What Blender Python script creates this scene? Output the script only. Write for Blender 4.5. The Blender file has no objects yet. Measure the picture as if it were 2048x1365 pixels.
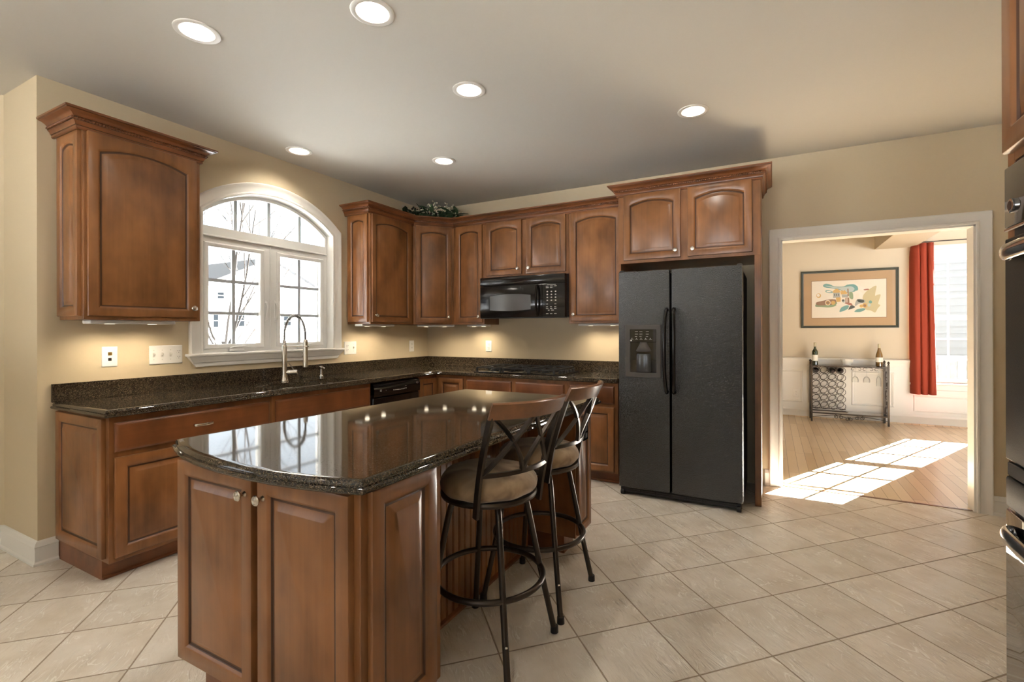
import bpy, bmesh, math, random
from mathutils import Vector, Matrix
from mathutils.geometry import tessellate_polygon
R = math.radians
PI = math.pi
random.seed(7)
S = bpy.context.scene
C = S.collection

# ------------------------------------------------------------------ camera, sky, sun, exposure
S.view_settings.view_transform = 'Standard'
S.view_settings.look = 'None'
S.view_settings.gamma = 1.0
S.view_settings.use_curve_mapping = False
S.view_settings.exposure = 0.68

cd = bpy.data.cameras.new('camera')
cam = bpy.data.objects.new('camera', cd)
C.objects.link(cam)
cam.location = (3.682, -4.531, 1.316)
cam.rotation_euler = (R(90.03), R(0.147), R(27.576))
cd.sensor_fit = 'HORIZONTAL'
cd.sensor_width = 36.0
cd.lens = 36.0 * 948.4 / 2048
cd.shift_x = (1024 - 1048.6) / 2048
cd.shift_y = (661.8 - 682.5) / 2048
cd.clip_start = 0.02
S.camera = cam

world = bpy.data.worlds.new('sky')
S.world = world
world.use_nodes = True
bg = world.node_tree.nodes['Background']
bg.inputs['Color'].default_value = (0.86, 0.93, 1.0, 1)
bg.inputs['Strength'].default_value = 1.8

sd = bpy.data.lights.new('sun', 'SUN')
sd.energy = 165.0
sd.angle = R(0.12)
sd.color = (1.0, 0.945, 0.87)
sun = bpy.data.objects.new('sun', sd)
C.objects.link(sun)
sun.rotation_euler = Vector((-0.534, -1.0, -0.546)).to_track_quat('-Z', 'Y').to_euler()
sun.location = (10, 12, 8)

LAMP_W = 21.0          # each recessed ceiling lamp
LAMP_C = (1.0, 0.92, 0.81)
H = 2.772              # ceiling height

# ------------------------------------------------------------------ materials
MATS = {}
def mat(name, color=(.8, .8, .8), rough=.5, metal=0.0, spec=.5, coat=0.0, coat_rough=.1, emit=None, estr=0.0, trans=0.0, ior=1.45):
    if name in MATS: return MATS[name]
    m = bpy.data.materials.new(name)
    m.use_nodes = True
    b = m.node_tree.nodes['Principled BSDF']
    b.inputs['Base Color'].default_value = (*color, 1)
    b.inputs['Roughness'].default_value = rough
    b.inputs['Metallic'].default_value = metal
    b.inputs['Specular IOR Level'].default_value = spec
    b.inputs['Coat Weight'].default_value = coat
    b.inputs['Coat Roughness'].default_value = coat_rough
    b.inputs['Transmission Weight'].default_value = trans
    b.inputs['IOR'].default_value = ior
    if emit:
        b.inputs['Emission Color'].default_value = (*emit, 1)
        b.inputs['Emission Strength'].default_value = estr
    MATS[name] = m
    return m

class NT:
    def __init__(s, m):
        s.t = m.node_tree; s.b = s.t.nodes['Principled BSDF']
    def n(s, typ, **kw):
        x = s.t.nodes.new(typ)
        for k, v in kw.items():
            if k.startswith('i_'):
                x.inputs[int(k[2:]) if k[2:].isdigit() else k[2:]].default_value = v
            else: setattr(x, k, v)
        return x
    def l(s, a, b): s.t.links.new(a, b)
    def math(s, op, a, b=None, c=None):
        x = s.n('ShaderNodeMath', operation=op)
        for i, v in enumerate((a, b, c)):
            if v is None: continue
            if isinstance(v, (int, float)): x.inputs[i].default_value = v
            else: s.l(v, x.inputs[i])
        return x.outputs[0]
    def ramp(s, fac, stops):
        x = s.n('ShaderNodeValToRGB')
        e = x.color_ramp.elements
        while len(e) < len(stops): e.new(.5)
        for el, (p, c) in zip(e, stops):
            el.position = p; el.color = (*c, 1)
        s.l(fac, x.inputs[0]); return x.outputs[0]
    def mix(s, fac, a, b, blend='MIX'):
        x = s.n('ShaderNodeMix', data_type='RGBA', blend_type=blend)
        for sock, v in ((x.inputs[0], fac), (x.inputs[6], a), (x.inputs[7], b)):
            if isinstance(v, (int, float)): sock.default_value = v
            elif isinstance(v, tuple): sock.default_value = (*v, 1)
            else: s.l(v, sock)
        return x.outputs[2]
    def noise(s, vec, scale, detail=3, rough=.5, dist=0.0):
        x = s.n('ShaderNodeTexNoise')
        x.inputs['Scale'].default_value = scale; x.inputs['Detail'].default_value = detail
        x.inputs['Roughness'].default_value = rough; x.inputs['Distortion'].default_value = dist
        if vec is not None: s.l(vec, x.inputs['Vector'])
        return x.outputs['Fac']
    def obj(s): return s.n('ShaderNodeTexCoord').outputs['Object']
    def mapping(s, vec, scale=(1, 1, 1), rot=(0, 0, 0), loc=(0, 0, 0)):
        x = s.n('ShaderNodeMapping')
        x.inputs['Scale'].default_value = scale; x.inputs['Rotation'].default_value = rot; x.inputs['Location'].default_value = loc
        s.l(vec, x.inputs['Vector']); return x.outputs[0]
    def bump(s, h, strength, dist=.01):
        x = s.n('ShaderNodeBump'); x.inputs['Strength'].default_value = strength; x.inputs['Distance'].default_value = dist
        s.l(h, x.inputs['Height']); s.l(x.outputs[0], s.b.inputs['Normal']); return x
    def rnd(s): return s.n('ShaderNodeObjectInfo').outputs['Random']

def paint(name, color, rough=.6, bump=.04):
    m = mat(name, color, rough, spec=.3)
    t = NT(m); o = t.obj()
    n = t.noise(o, 260, 2)
    t.bump(n, bump, .002)
    v = t.noise(o, 1.3, 2)
    t.l(t.mix(v, tuple(c * .97 for c in color), tuple(min(1, c * 1.03) for c in color)), t.b.inputs['Base Color'])
    return m
M_WALL = paint('beige_wall_paint', (.575, .475, .320), .5)
M_DWALL = paint('cream_wall_paint', (.53, .455, .34), .55)
M_CEIL = paint('ceiling_paint', (.60, .568, .505), .75)
M_TRIM = mat('white_trim_paint', (.78, .755, .70), .32)
M_WTRIM = mat('window_vinyl', (.76, .75, .72), .35)

def wood(name, c1, c2, rough=.34, vert=True, coat=.25, gscale=1.0):
    m = mat(name, c1, rough, spec=.45, coat=coat, coat_rough=.22)
    t = NT(m); o = t.obj(); r = t.rnd()
    off = t.n('ShaderNodeCombineXYZ'); 
    t.l(t.math('MULTIPLY', r, 37.0), off.inputs[0]); t.l(t.math('MULTIPLY', r, 91.0), off.inputs[2])
    va = t.n('ShaderNodeVectorMath', operation='ADD'); t.l(o, va.inputs[0]); t.l(off.outputs[0], va.inputs[1])
    sc = (38, 38, 1.6) if vert else (1.6, 38, 38)
    g = t.noise(t.mapping(va.outputs[0], tuple(q * gscale for q in sc)), 1.0, 4, .6, .4)
    bl = t.noise(t.mapping(va.outputs[0], (5, 5, 3)), 1.0, 3, .55)
    f = t.math('ADD', t.math('MULTIPLY', g, .26), t.math('MULTIPLY', bl, .84))
    col = t.ramp(f, [(.33, c2), (.55, c1), (.78, tuple(min(1, q * 1.45) for q in c1))])
    hs = t.n('ShaderNodeHueSaturation'); t.l(col, hs.inputs['Color'])
    t.l(t.math('ADD', t.math('MULTIPLY', r, .22), .89), hs.inputs['Value'])
    t.l(hs.outputs[0], t.b.inputs['Base Color'])
    t.bump(g, .03, .002)
    return m
M_WOOD = wood('stained_maple', (.228, .094, .032), (.122, .047, .015))
M_WOODH = wood('stained_maple_crosswise', (.180, .062, .021), (.100, .033, .011), vert=False)
M_GLAZE = mat('dark_glaze', (.070, .026, .010), .4, coat=.2)
M_RAILW = wood('chair_rail_wood', (.19, .075, .025), (.12, .045, .014), rough=.28, vert=False, coat=.5)

def granite():
    m = mat('brown_granite', (.03, .02, .014), .05, spec=.5, ior=1.52)
    t = NT(m); o = t.obj()
    v1 = t.n('ShaderNodeTexVoronoi', i_Scale=420.0); t.l(o, v1.inputs['Vector'])
    v2 = t.n('ShaderNodeTexVoronoi', i_Scale=190.0); t.l(o, v2.inputs['Vector'])
    n1 = t.noise(o, 150, 3, .7)
    sep = t.n('ShaderNodeSeparateColor'); t.l(v1.outputs['Color'], sep.inputs[0])
    sep2 = t.n('ShaderNodeSeparateColor'); t.l(v2.outputs['Color'], sep2.inputs[0])
    a = t.ramp(sep.outputs[0], [(.0, (.010, .008, .006)), (.55, (.024, .017, .011)), (.78, (.085, .058, .033)), (.97, (.20, .16, .105))])
    b = t.ramp(sep2.outputs[1], [(.0, (.012, .009, .007)), (.7, (.03, .021, .014)), (.93, (.12, .085, .05))])
    t.l(t.mix(t.ramp(n1, [(.42, (0, 0, 0)), (.6, (1, 1, 1))]), a, b), t.b.inputs['Base Color'])
    return m
M_GRAN = granite()

def tile_floor():
    m = mat('slate_look_tile', (.5, .42, .32), .35, spec=.45)
    t = NT(m); o = t.obj()
    sx = t.n('ShaderNodeSeparateXYZ'); t.l(o, sx.inputs[0])
    k = 1 / (math.sqrt(2) * .35)
    u = t.math('MULTIPLY', t.math('ADD', sx.outputs[0], sx.outputs[1]), k)
    v = t.math('MULTIPLY', t.math('SUBTRACT', sx.outputs[1], sx.outputs[0]), k)
    u = t.math('ADD', u, 200 - (3.682 - 1.876) * k); v = t.math('ADD', v, 200 + (3.682 + 1.876) * k)
    def edge(q):
        f = t.math('FRACT', q); return t.math('MINIMUM', f, t.math('SUBTRACT', 1.0, f))
    d = t.math('MINIMUM', edge(u), edge(v))
    g = t.n('ShaderNodeMapRange', i_1=.0060, i_2=.0105); t.l(d, g.inputs[0])   # 0 in the grout, 1 on the tile
    grout = g.outputs[0]
    cell = t.n('ShaderNodeCombineXYZ'); t.l(t.math('FLOOR', u), cell.inputs[0]); t.l(t.math('FLOOR', v), cell.inputs[1])
    wn = t.n('ShaderNodeTexWhiteNoise', noise_dimensions='3D'); t.l(cell.outputs[0], wn.inputs['Vector'])
    uv = t.n('ShaderNodeCombineXYZ'); t.l(u, uv.inputs[0]); t.l(v, uv.inputs[1])
    off = t.n('ShaderNodeVectorMath', operation='MULTIPLY_ADD')
    t.l(wn.outputs['Color'], off.inputs[0]); off.inputs[1].default_value = (17, 17, 17); t.l(uv.outputs[0], off.inputs[2])
    p = off.outputs[0]
    streak = t.noise(t.mapping(p, (4.6, 1.0, 1.0)), 1.5, 5, .62, 1.2)
    fine = t.noise(t.mapping(p, (16, 4, 1)), 1.0, 4, .6, .8)
    cloud = t.noise(p, 2.0, 3, .5)
    rn1 = t.noise(t.mapping(p, (2.6, .8, 1)), 1.6, 3, .55, 1.1)
    msk = t.n('ShaderNodeMapRange', i_1=.44, i_2=.60); t.l(t.noise(p, 3.1, 2, .5), msk.inputs[0])
    line = t.math('MAXIMUM', 0.0, t.math('SUBTRACT', 1.0, t.math('MULTIPLY', t.math('ABSOLUTE', t.math('SUBTRACT', t.math('FRACT', t.math('MULTIPLY', rn1, 7.0)), .5)), 9.0)))
    line = t.math('MULTIPLY', line, msk.outputs[0])
    step = t.math('MULTIPLY', t.math('FRACT', t.math('ADD', t.math('MULTIPLY', rn1, 7.0), .5)), msk.outputs[0])
    base = t.ramp(cloud, [(.3, (.62, .545, .45)), (.5, (.72, .655, .565)), (.7, (.78, .725, .645))])
    base = t.mix(t.math('MULTIPLY', streak, .36), base, (.56, .47, .36))
    base = t.mix(t.math('MULTIPLY', line, .75), base, (.90, .87, .80))
    hs = t.n('ShaderNodeHueSaturation'); t.l(base, hs.inputs['Color'])
    t.l(t.math('ADD', t.math('MULTIPLY', wn.outputs['Value'], .12), .94), hs.inputs['Value'])
    t.l(t.mix(grout, (.38, .30, .21), hs.outputs[0]), t.b.inputs['Base Color'])
    t.l(t.math('SUBTRACT', .82, t.math('MULTIPLY', grout, t.math('SUBTRACT', .60, t.math('MULTIPLY', fine, .18)))), t.b.inputs['Roughness'])
    h = t.math('ADD', t.math('MULTIPLY', streak, .5), t.math('ADD', t.math('MULTIPLY', fine, .12), t.math('MULTIPLY', step, .30)))
    h = t.math('MULTIPLY', grout, t.math('ADD', h, .5))
    t.bump(h, 1.0, .012)
    return m
M_TILE = tile_floor()

def oak_floor():
    m = mat('oak_floorboards', (.5, .3, .15), .3, spec=.45, coat=.15)
    t = NT(m); o = t.obj()
    sx = t.n('ShaderNodeSeparateXYZ'); t.l(o, sx.inputs[0])
    u = t.math('ADD', t.math('MULTIPLY', sx.outputs[0], 1 / .083), 100.0)
    row = t.math('FLOOR', u)
    w1 = t.n('ShaderNodeTexWhiteNoise', noise_dimensions='1D'); t.l(row, w1.inputs['W'])
    v = t.math('ADD', t.math('MULTIPLY', sx.outputs[1], 1 / .9), t.math('MULTIPLY', w1.outputs['Value'], 7.0))
    cell = t.n('ShaderNodeCombineXYZ'); t.l(row, cell.inputs[0]); t.l(t.math('FLOOR', v), cell.inputs[1])
    wn = t.n('ShaderNodeTexWhiteNoise', noise_dimensions='3D'); t.l(cell.outputs[0], wn.inputs['Vector'])
    fu = t.math('FRACT', u); fv = t.math('FRACT', v)
    eu = t.math('MINIMUM', fu, t.math('SUBTRACT', 1.0, fu)); ev = t.math('MULTIPLY', t.math('MINIMUM', fv, t.math('SUBTRACT', 1.0, fv)), 9.0)
    g = t.n('ShaderNodeMapRange', i_1=.006, i_2=.03); t.l(t.math('MINIMUM', eu, ev), g.inputs[0])
    off = t.n('ShaderNodeVectorMath', operation='MULTIPLY_ADD'); t.l(wn.outputs['Color'], off.inputs[0]); off.inputs[1].default_value = (9, 9, 9); t.l(o, off.inputs[2])
    gr = t.noise(t.mapping(off.outputs[0], (34, 1.7, 1)), 1.0, 4, .6, .5)
    col = t.ramp(wn.outputs['Value'], [(0, (.56, .42, .27)), (.5, (.67, .52, .35)), (1, (.75, .61, .44))])
    col = t.mix(t.math('MULTIPLY', gr, .30), col, (.46, .31, .18))
    t.l(t.mix(g.outputs[0], (.17, .095, .045), col), t.b.inputs['Base Color'])
    t.bump(g.outputs[0], .2, .002)
    return m
M_OAK = oak_floor()

M_BLK = mat('black_gloss_plastic', (.010, .008, .007), .12, spec=.5)
M_BLKM = mat('black_satin', (.016, .014, .013), .4)
M_BGLASS = mat('black_glass', (.006, .005, .005), .03, spec=.8)
M_GREYP = mat('dark_grey_plastic', (.075, .066, .058), .42)
M_IRON = mat('cast_iron', (.018, .017, .016), .45, spec=.5)
M_STEEL = mat('brushed_nickel', (.62, .58, .52), .24, metal=1.0)
M_CHROME = mat('polished_steel', (.70, .69, .67), .12, metal=1.0)
M_SINK = mat('sink_steel', (.62, .60, .56), .28, metal=1.0)
M_BRONZE = mat('dark_bronze_metal', (.060, .048, .038), .33, metal=.75, spec=.5)
M_WHITE = mat('white_plastic', (.80, .78, .73), .35)
M_MARK = mat('pale_print', (.55, .53, .48), .5)
M_GOLD = mat('brass_contact', (.55, .36, .12), .3, metal=1.0)
M_LENS = mat('lamp_lens', (1, 1, 1), .3, emit=(1.0, .90, .74), estr=9.0)
M_LENSU = mat('cabinet_lamp_lens', (1, 1, 1), .3, emit=(1.0, .86, .62), estr=4.0)
M_CAN = mat('white_reflector', (.86, .83, .77), .35)
M_SNOW = paint('snow', (.80, .84, .90), .8, .3)
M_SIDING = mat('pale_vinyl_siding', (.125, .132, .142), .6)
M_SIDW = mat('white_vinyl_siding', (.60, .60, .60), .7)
M_SHING = mat('grey_shingles', (.022, .023, .025), .8)
M_FASCIA = mat('grey_fascia', (.010, .0105, .012), .6)
M_DGLASS = mat('house_window_glass', (.004, .005, .006), .08)
M_BARK = mat('bark', (.018, .014, .011), .85)
M_FENCE = wood('weathered_fence_wood', (.10, .09, .075), (.06, .057, .045), rough=.9, coat=0)
M_CURT = mat('red_curtain_fabric', (.29, .050, .028), .85, spec=.15)
M_MAT = mat('tan_mat_board', (.43, .29, .165), .8)
M_PAPER = mat('art_paper', (.74, .68, .58), .7)
M_FRAME = mat('dark_green_frame', (.042, .046, .034), .3)
M_LEAF = mat('dark_leaf', (.042, .075, .032), .5)
M_BLOOM = mat('cream_blossom', (.62, .56, .43), .7)
M_BERRY = mat('dark_berry', (.030, .012, .016), .35)
M_BASKET = mat('woven_basket', (.10, .06, .03), .8)
M_GREENGL = mat('green_bottle_glass', (.020, .030, .010), .06, spec=.7, coat=.5)
M_AMBERGL = mat('amber_bottle_glass', (.16, .085, .018), .06, spec=.7, coat=.5)
M_DARKGL = mat('dark_wine_glass', (.018, .008, .008), .08, spec=.7, coat=.4)
M_LABEL = mat('bottle_label_paper', (.74, .72, .66), .6)
M_FOILR = mat('cream_capsule', (.48, .42, .28), .4)

def glass_mat(name, tint=(1, 1, 1), fac=.10, rough=.0):
    m = bpy.data.materials.new(name); m.use_nodes = True
    nt = m.node_tree; nt.nodes.clear()
    o = nt.nodes.new('ShaderNodeOutputMaterial'); mx = nt.nodes.new('ShaderNodeMixShader')
    tr = nt.nodes.new('ShaderNodeBsdfTransparent'); gl = nt.nodes.new('ShaderNodeBsdfGlossy')
    fr = nt.nodes.new('ShaderNodeFresnel'); fr.inputs[0].default_value = 1.35
    tr.inputs[0].default_value = (*tint, 1); gl.inputs['Roughness'].default_value = rough
    ad = nt.nodes.new('ShaderNodeMath'); ad.operation = 'MULTIPLY'; ad.inputs[1].default_value = fac * 10
    nt.links.new(fr.outputs[0], ad.inputs[0]); nt.links.new(ad.outputs[0], mx.inputs[0])
    nt.links.new(tr.outputs[0], mx.inputs[1]); nt.links.new(gl.outputs[0], mx.inputs[2]); nt.links.new(mx.outputs[0], o.inputs[0])
    return m
M_PANE = glass_mat('window_glass', (.96, .975, .98), .07)
M_PICGL = glass_mat('picture_glass', (1, 1, 1), .05)
M_CLEAR = glass_mat('clear_glass', (.97, .975, .97), .035)
M_CUT = mat('cut_glass', (.80, .80, .78), .12, spec=.7)
M_CUT.node_tree.nodes['Principled BSDF'].inputs['Alpha'].default_value = .45
M_SHELFGL = glass_mat('shelf_glass', (.62, .62, .60), .2)

def suede():
    m = mat('tan_suede', (.30, .20, .11), .9, spec=.1)
    t = NT(m); o = t.obj()
    n = t.noise(t.mapping(o, (7, 7, 7)), 1.0, 3, .5, 1.0)
    t.l(t.ramp(n, [(.36, (.20, .13, .075)), (.52, (.38, .265, .155)), (.68, (.50, .37, .235))]), t.b.inputs['Base Color'])
    t.b.inputs['Sheen Weight'].default_value = .4
    n2 = t.noise(o, 60, 3); t.bump(n2, .15, .003)
    return m
M_SUEDE = suede()

def fridge_skin():
    m = mat('textured_black_steel', (.008, .0075, .007), .10, spec=.5, coat=1.0, coat_rough=.05, ior=1.5)
    t = NT(m); o = t.obj()
    n = t.noise(o, 130, 2, .6); n2 = t.noise(o, 260, 1, .5)
    b = t.bump(t.math('ADD', n, t.math('MULTIPLY', n2, .35)), .85, .0036)
    t.l(b.outputs[0], t.b.inputs['Coat Normal']); t.b.inputs['Coat IOR'].default_value = 1.5
    return m
M_FRIDGE = fridge_skin()
M_OVSKIN = mat('speckled_black_enamel', (.008, .0075, .007), .42, spec=.3)
_t = NT(M_OVSKIN); _t.bump(_t.noise(_t.obj(), 520, 2, .5), .7, .0011)

# ------------------------------------------------------------------ geometry helpers
def mark(o, label=None, cat=None, group=None, kind=None):
    if label: o['label'] = label
    if cat: o['category'] = cat
    if group: o['group'] = group
    if kind: o['kind'] = kind
    return o

def thing(name, label, cat, loc=(0, 0, 0), rz=0.0, group=None):
    o = bpy.data.objects.new(name, None)
    o.empty_display_size = .1
    o.location = loc; o.rotation_euler = (0, 0, rz)
    C.objects.link(o)
    return mark(o, label, cat, group)

def obj(name, bm, mats, parent=None, loc=(0, 0, 0), rz=0.0, angle=35, rot=None, world=False):
    if world and parent is not None:
        P = Matrix.Translation(parent.location) @ parent.rotation_euler.to_matrix().to_4x4()
        if parent.parent is not None:
            q = parent.parent
            P = Matrix.Translation(q.location) @ q.rotation_euler.to_matrix().to_4x4() @ P
        bmesh.ops.transform(bm, matrix=P.inverted(), verts=bm.verts)
    me = bpy.data.meshes.new(name)
    bmesh.ops.recalc_face_normals(bm, faces=bm.faces)
    bm.to_mesh(me); bm.free()
    if not isinstance(mats, (list, tuple)): mats = [mats]
    for m in mats: me.materials.append(m)
    if angle:
        me.polygons.foreach_set('use_smooth', [True] * len(me.polygons))
        me.set_sharp_from_angle(angle=R(angle))
    o = bpy.data.objects.new(name, me)
    C.objects.link(o)
    if parent is not None: o.parent = parent
    o.location = loc; o.rotation_euler = rot if rot else (0, 0, rz)
    return o

def inst(src, parent, loc, rz=0.0, rot=None):
    o = src.copy(); C.objects.link(o); o.parent = parent
    o.location = loc; o.rotation_euler = rot if rot else (0, 0, rz)
    return o

def tree_copy(o, parent=None):
    c = o.copy(); C.objects.link(c); c.parent = parent
    for ch in list(o.children): tree_copy(ch, c)
    return c

def B(): return bmesh.new()

def box(bm, x0, x1, y0, y1, z0, z1, bev=0.0, mi=0, seg=1):
    r = bmesh.ops.create_cube(bm, size=1.0)
    vs = r['verts']
    for v in vs:
        v.co = Vector((x0 + (v.co.x + .5) * (x1 - x0), y0 + (v.co.y + .5) * (y1 - y0), z0 + (v.co.z + .5) * (z1 - z0)))
    fs = {f for v in vs for f in v.link_faces}
    for f in fs: f.material_index = mi
    if bev > 0:
        es = list({e for v in vs for e in v.link_edges})
        r = bmesh.ops.bevel(bm, geom=es, offset=bev, segments=seg, affect='EDGES', profile=.5)
        for f in r['faces']: f.material_index = mi
    return bm

def loops(bm, rings, mi=0, cap0=True, cap1=True, closed=True, mis=None):
    """skin consecutive rings of points"""
    V = [[bm.verts.new(p) for p in r] for r in rings]
    n = len(V[0])
    for i in range(len(V) - 1):
        m = mis[i] if mis else mi
        for j in range(n if closed else n - 1):
            k = (j + 1) % n
            try:
                f = bm.faces.new((V[i][j], V[i][k], V[i + 1][k], V[i + 1][j])); f.material_index = m
            except ValueError: pass
    if cap0:
        try: f = bm.faces.new(V[0][::-1]); f.material_index = mi
        except ValueError: pass
    if cap1:
        try: f = bm.faces.new(V[-1]); f.material_index = mis[-1] if mis and len(mis) >= len(V) else mi
        except ValueError: pass
    return V

def lathe(bm, prof, n=24, mat4=None, mi=0, mis=None):
    """profile [(r,z)] round local z"""
    rings = []
    for r, z in prof:
        rr = max(r, 1e-4)
        ring = [Vector((rr * math.cos(2 * PI * k / n), rr * math.sin(2 * PI * k / n), z)) for k in range(n)]
        if mat4: ring = [mat4 @ p for p in ring]
        rings.append(ring)
    cl = abs(prof[0][0] - prof[-1][0]) < 1e-6 and abs(prof[0][1] - prof[-1][1]) < 1e-6
    V = loops(bm, rings, mi=mi, mis=mis, cap0=not cl, cap1=not cl)
    if cl: bmesh.ops.remove_doubles(bm, verts=[v for r in V for v in r], dist=1e-7)
    return V

def frames(pts, closed=False):
    n = len(pts); T = []
    for i in range(n):
        if closed: d = pts[(i + 1) % n] - pts[i - 1]
        else: d = pts[min(i + 1, n - 1)] - pts[max(i - 1, 0)]
        T.append(d.normalized())
    up = Vector((0, 0, 1))
    if abs(T[0].dot(up)) > .92: up = Vector((1, 0, 0))
    N = (up - T[0] * up.dot(T[0])).normalized()
    out = []
    for t in T:
        N = (N - t * N.dot(t))
        if N.length < 1e-6: N = t.orthogonal()
        N.normalize(); out.append((N.copy(), t.cross(N)))
    return out

def tube(bm, pts, r, n=10, closed=False, mi=0, flat=None, taper=None):
    pts = [Vector(p) for p in pts]
    F = frames(pts, closed)
    rings = []
    for i, (p, (N, Bv)) in enumerate(zip(pts, F)):
        q = r if taper is None else r + (taper - r) * i / (len(pts) - 1)
        a, b = (q, q) if flat is None else (q * flat[0], q * flat[1])
        rings.append([p + N * a * math.cos(2 * PI * k / n) + Bv * b * math.sin(2 * PI * k / n) for k in range(n)])
    if closed: rings.append(rings[0][:])
    loops(bm, rings, mi=mi, cap0=not closed, cap1=not closed)
    if closed: bmesh.ops.remove_doubles(bm, verts=bm.verts, dist=1e-6)
    return bm

def bar(bm, pts, w, t, side, mi=0):
    """flat bar of width w (along 'side') and thickness t along a path"""
    pts = [Vector(p) for p in pts]
    n = len(pts); rings = []
    for i, p in enumerate(pts):
        d = (pts[min(i + 1, n - 1)] - pts[max(i - 1, 0)]).normalized()
        s = Vector(side); s = (s - d * s.dot(d)).normalized(); u = d.cross(s)
        rings.append([p + s * w / 2 + u * t / 2, p - s * w / 2 + u * t / 2, p - s * w / 2 - u * t / 2, p + s * w / 2 - u * t / 2])
    loops(bm, rings, mi=mi)

def smooth_path(pts, k=6, closed=False):
    """Catmull-Rom"""
    pts = [Vector(p) for p in pts]; n = len(pts); out = []
    rng = range(n if closed else n - 1)
    for i in rng:
        if closed: a, b, c, d = pts[i - 1], pts[i], pts[(i + 1) % n], pts[(i + 2) % n]
        else: a, b, c, d = pts[max(i - 1, 0)], pts[i], pts[i + 1], pts[min(i + 2, n - 1)]
        for j in range(k):
            t = j / k
            out.append(.5 * ((2 * b) + (c - a) * t + (2 * a - 5 * b + 4 * c - d) * t * t + (3 * b - a - 3 * c + d) * t ** 3))
    if not closed: out.append(pts[-1])
    return out

def offset_poly(pts, d):
    """offset a CCW polygon inward by per-edge distance d[i] (edge i from pts[i] to pts[i+1])"""
    n = len(pts); out = []
    L = []
    for i in range(n):
        a = Vector(pts[i]); b = Vector(pts[(i + 1) % n]); t = (b - a).normalized(); nn = Vector((-t.y, t.x))
        L.append((a + nn * d[i], t))
    for i in range(n):
        p, t = L[i - 1]; q, s = L[i]
        den = t.x * s.y - t.y * s.x
        if abs(den) < 1e-4: out.append(q.copy()); continue
        k = ((q.x - p.x) * s.y - (q.y - p.y) * s.x) / den
        out.append(p + t * k)
    return out

def holed_cap(bm, outer, holes, mi=0, flip=False):
    """outer and holes are lists of BMVerts"""
    polys = [outer] + holes
    tri = tessellate_polygon([[v.co.copy() for v in p] for p in polys])
    flat = [v for p in polys for v in p]
    for t in tri:
        try:
            f = bm.faces.new([flat[i] for i in (t if not flip else t[::-1])]); f.material_index = mi
        except ValueError: pass

def slab(bm, outline, prof, flags=None, holes=(), mi=0):
    """horizontal slab; prof [(inset,z)] from bottom to top; flags tells which edges carry the profile"""
    n = len(outline); flags = flags or [1] * n
    rings = []
    for d, z in prof:
        rings.append([Vector((p.x, p.y, z)) for p in offset_poly(outline, [d * f for f in flags])])
    V = loops(bm, rings, mi=mi, cap0=False, cap1=False)
    z0, z1 = prof[0][1], prof[-1][1]
    Hb, Ht = [], []
    for h in holes:
        a = [bm.verts.new((x, y, z0)) for x, y in h]; b = [bm.verts.new((x, y, z1)) for x, y in h]
        for j in range(len(h)):
            k = (j + 1) % len(h); f = bm.faces.new((a[j], a[k], b[k], b[j])); f.material_index = mi
        Hb.append(a); Ht.append(b)
    holed_cap(bm, V[0], Hb, mi, True); holed_cap(bm, V[-1], Ht, mi)
    return bm

def wall_with_holes(bm, outline, holes, f, mi=0):
    """outline/holes in (u,v); f(u,v,side) -> xyz for side 0/1"""
    A = [[bm.verts.new(f(u, v, 0)) for u, v in p] for p in [outline] + list(holes)]
    D = [[bm.verts.new(f(u, v, 1)) for u, v in p] for p in [outline] + list(holes)]
    for a, d in zip(A, D):
        for j in range(len(a)):
            k = (j + 1) % len(a); bm.faces.new((a[j], a[k], d[k], d[j]))
    polys = [outline] + list(holes)
    tri = tessellate_polygon([[Vector((u, v, 0)) for u, v in p] for p in polys])
    for X in (A, D):
        fl = [v for p in X for v in p]
        for t in tri:
            try: bm.faces.new([fl[i] for i in t])
            except ValueError: pass
    return bm

def sweep(bm, path, prof, f, closed=False, mi=0, side=1):
    """closed profile [(out,w)] swept along a 2D path (u,v); out goes to the right-hand side of travel; f(u,v,w)->xyz"""
    pts = [Vector(p) for p in path]; n = len(pts); rings = []
    for i in range(n):
        if closed or 0 < i < n - 1:
            a = (pts[i] - pts[i - 1]).normalized(); b = (pts[(i + 1) % n] - pts[i]).normalized()
        elif i == 0: a = b = (pts[1] - pts[0]).normalized()
        else: a = b = (pts[-1] - pts[-2]).normalized()
        na = Vector((a.y, -a.x)); nb = Vector((b.y, -b.x)); m = (na + nb)
        m = m / max(m.length_squared / 2, .2)
        rings.append([f(pts[i].x + m.x * o * side, pts[i].y + m.y * o * side, w) for o, w in prof])
    if closed: rings.append(rings[0])
    loops(bm, rings, mi=mi, cap0=not closed, cap1=not closed)
    if closed: bmesh.ops.remove_doubles(bm, verts=bm.verts, dist=1e-6)
    return bm

def arc(cx, cy, r, a0, a1, n):
    return [(cx + r * math.cos(a0 + (a1 - a0) * i / n), cy + r * math.sin(a0 + (a1 - a0) * i / n)) for i in range(n + 1)]

def rrect(x0, x1, y0, y1, r, n=5):
    p = []
    for cx, cy, a in ((x1 - r, y0 + r, -PI / 2), (x1 - r, y1 - r, 0), (x0 + r, y1 - r, PI / 2), (x0 + r, y0 + r, PI)):
        p += arc(cx, cy, r, a, a + PI / 2, n)
    return p

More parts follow.
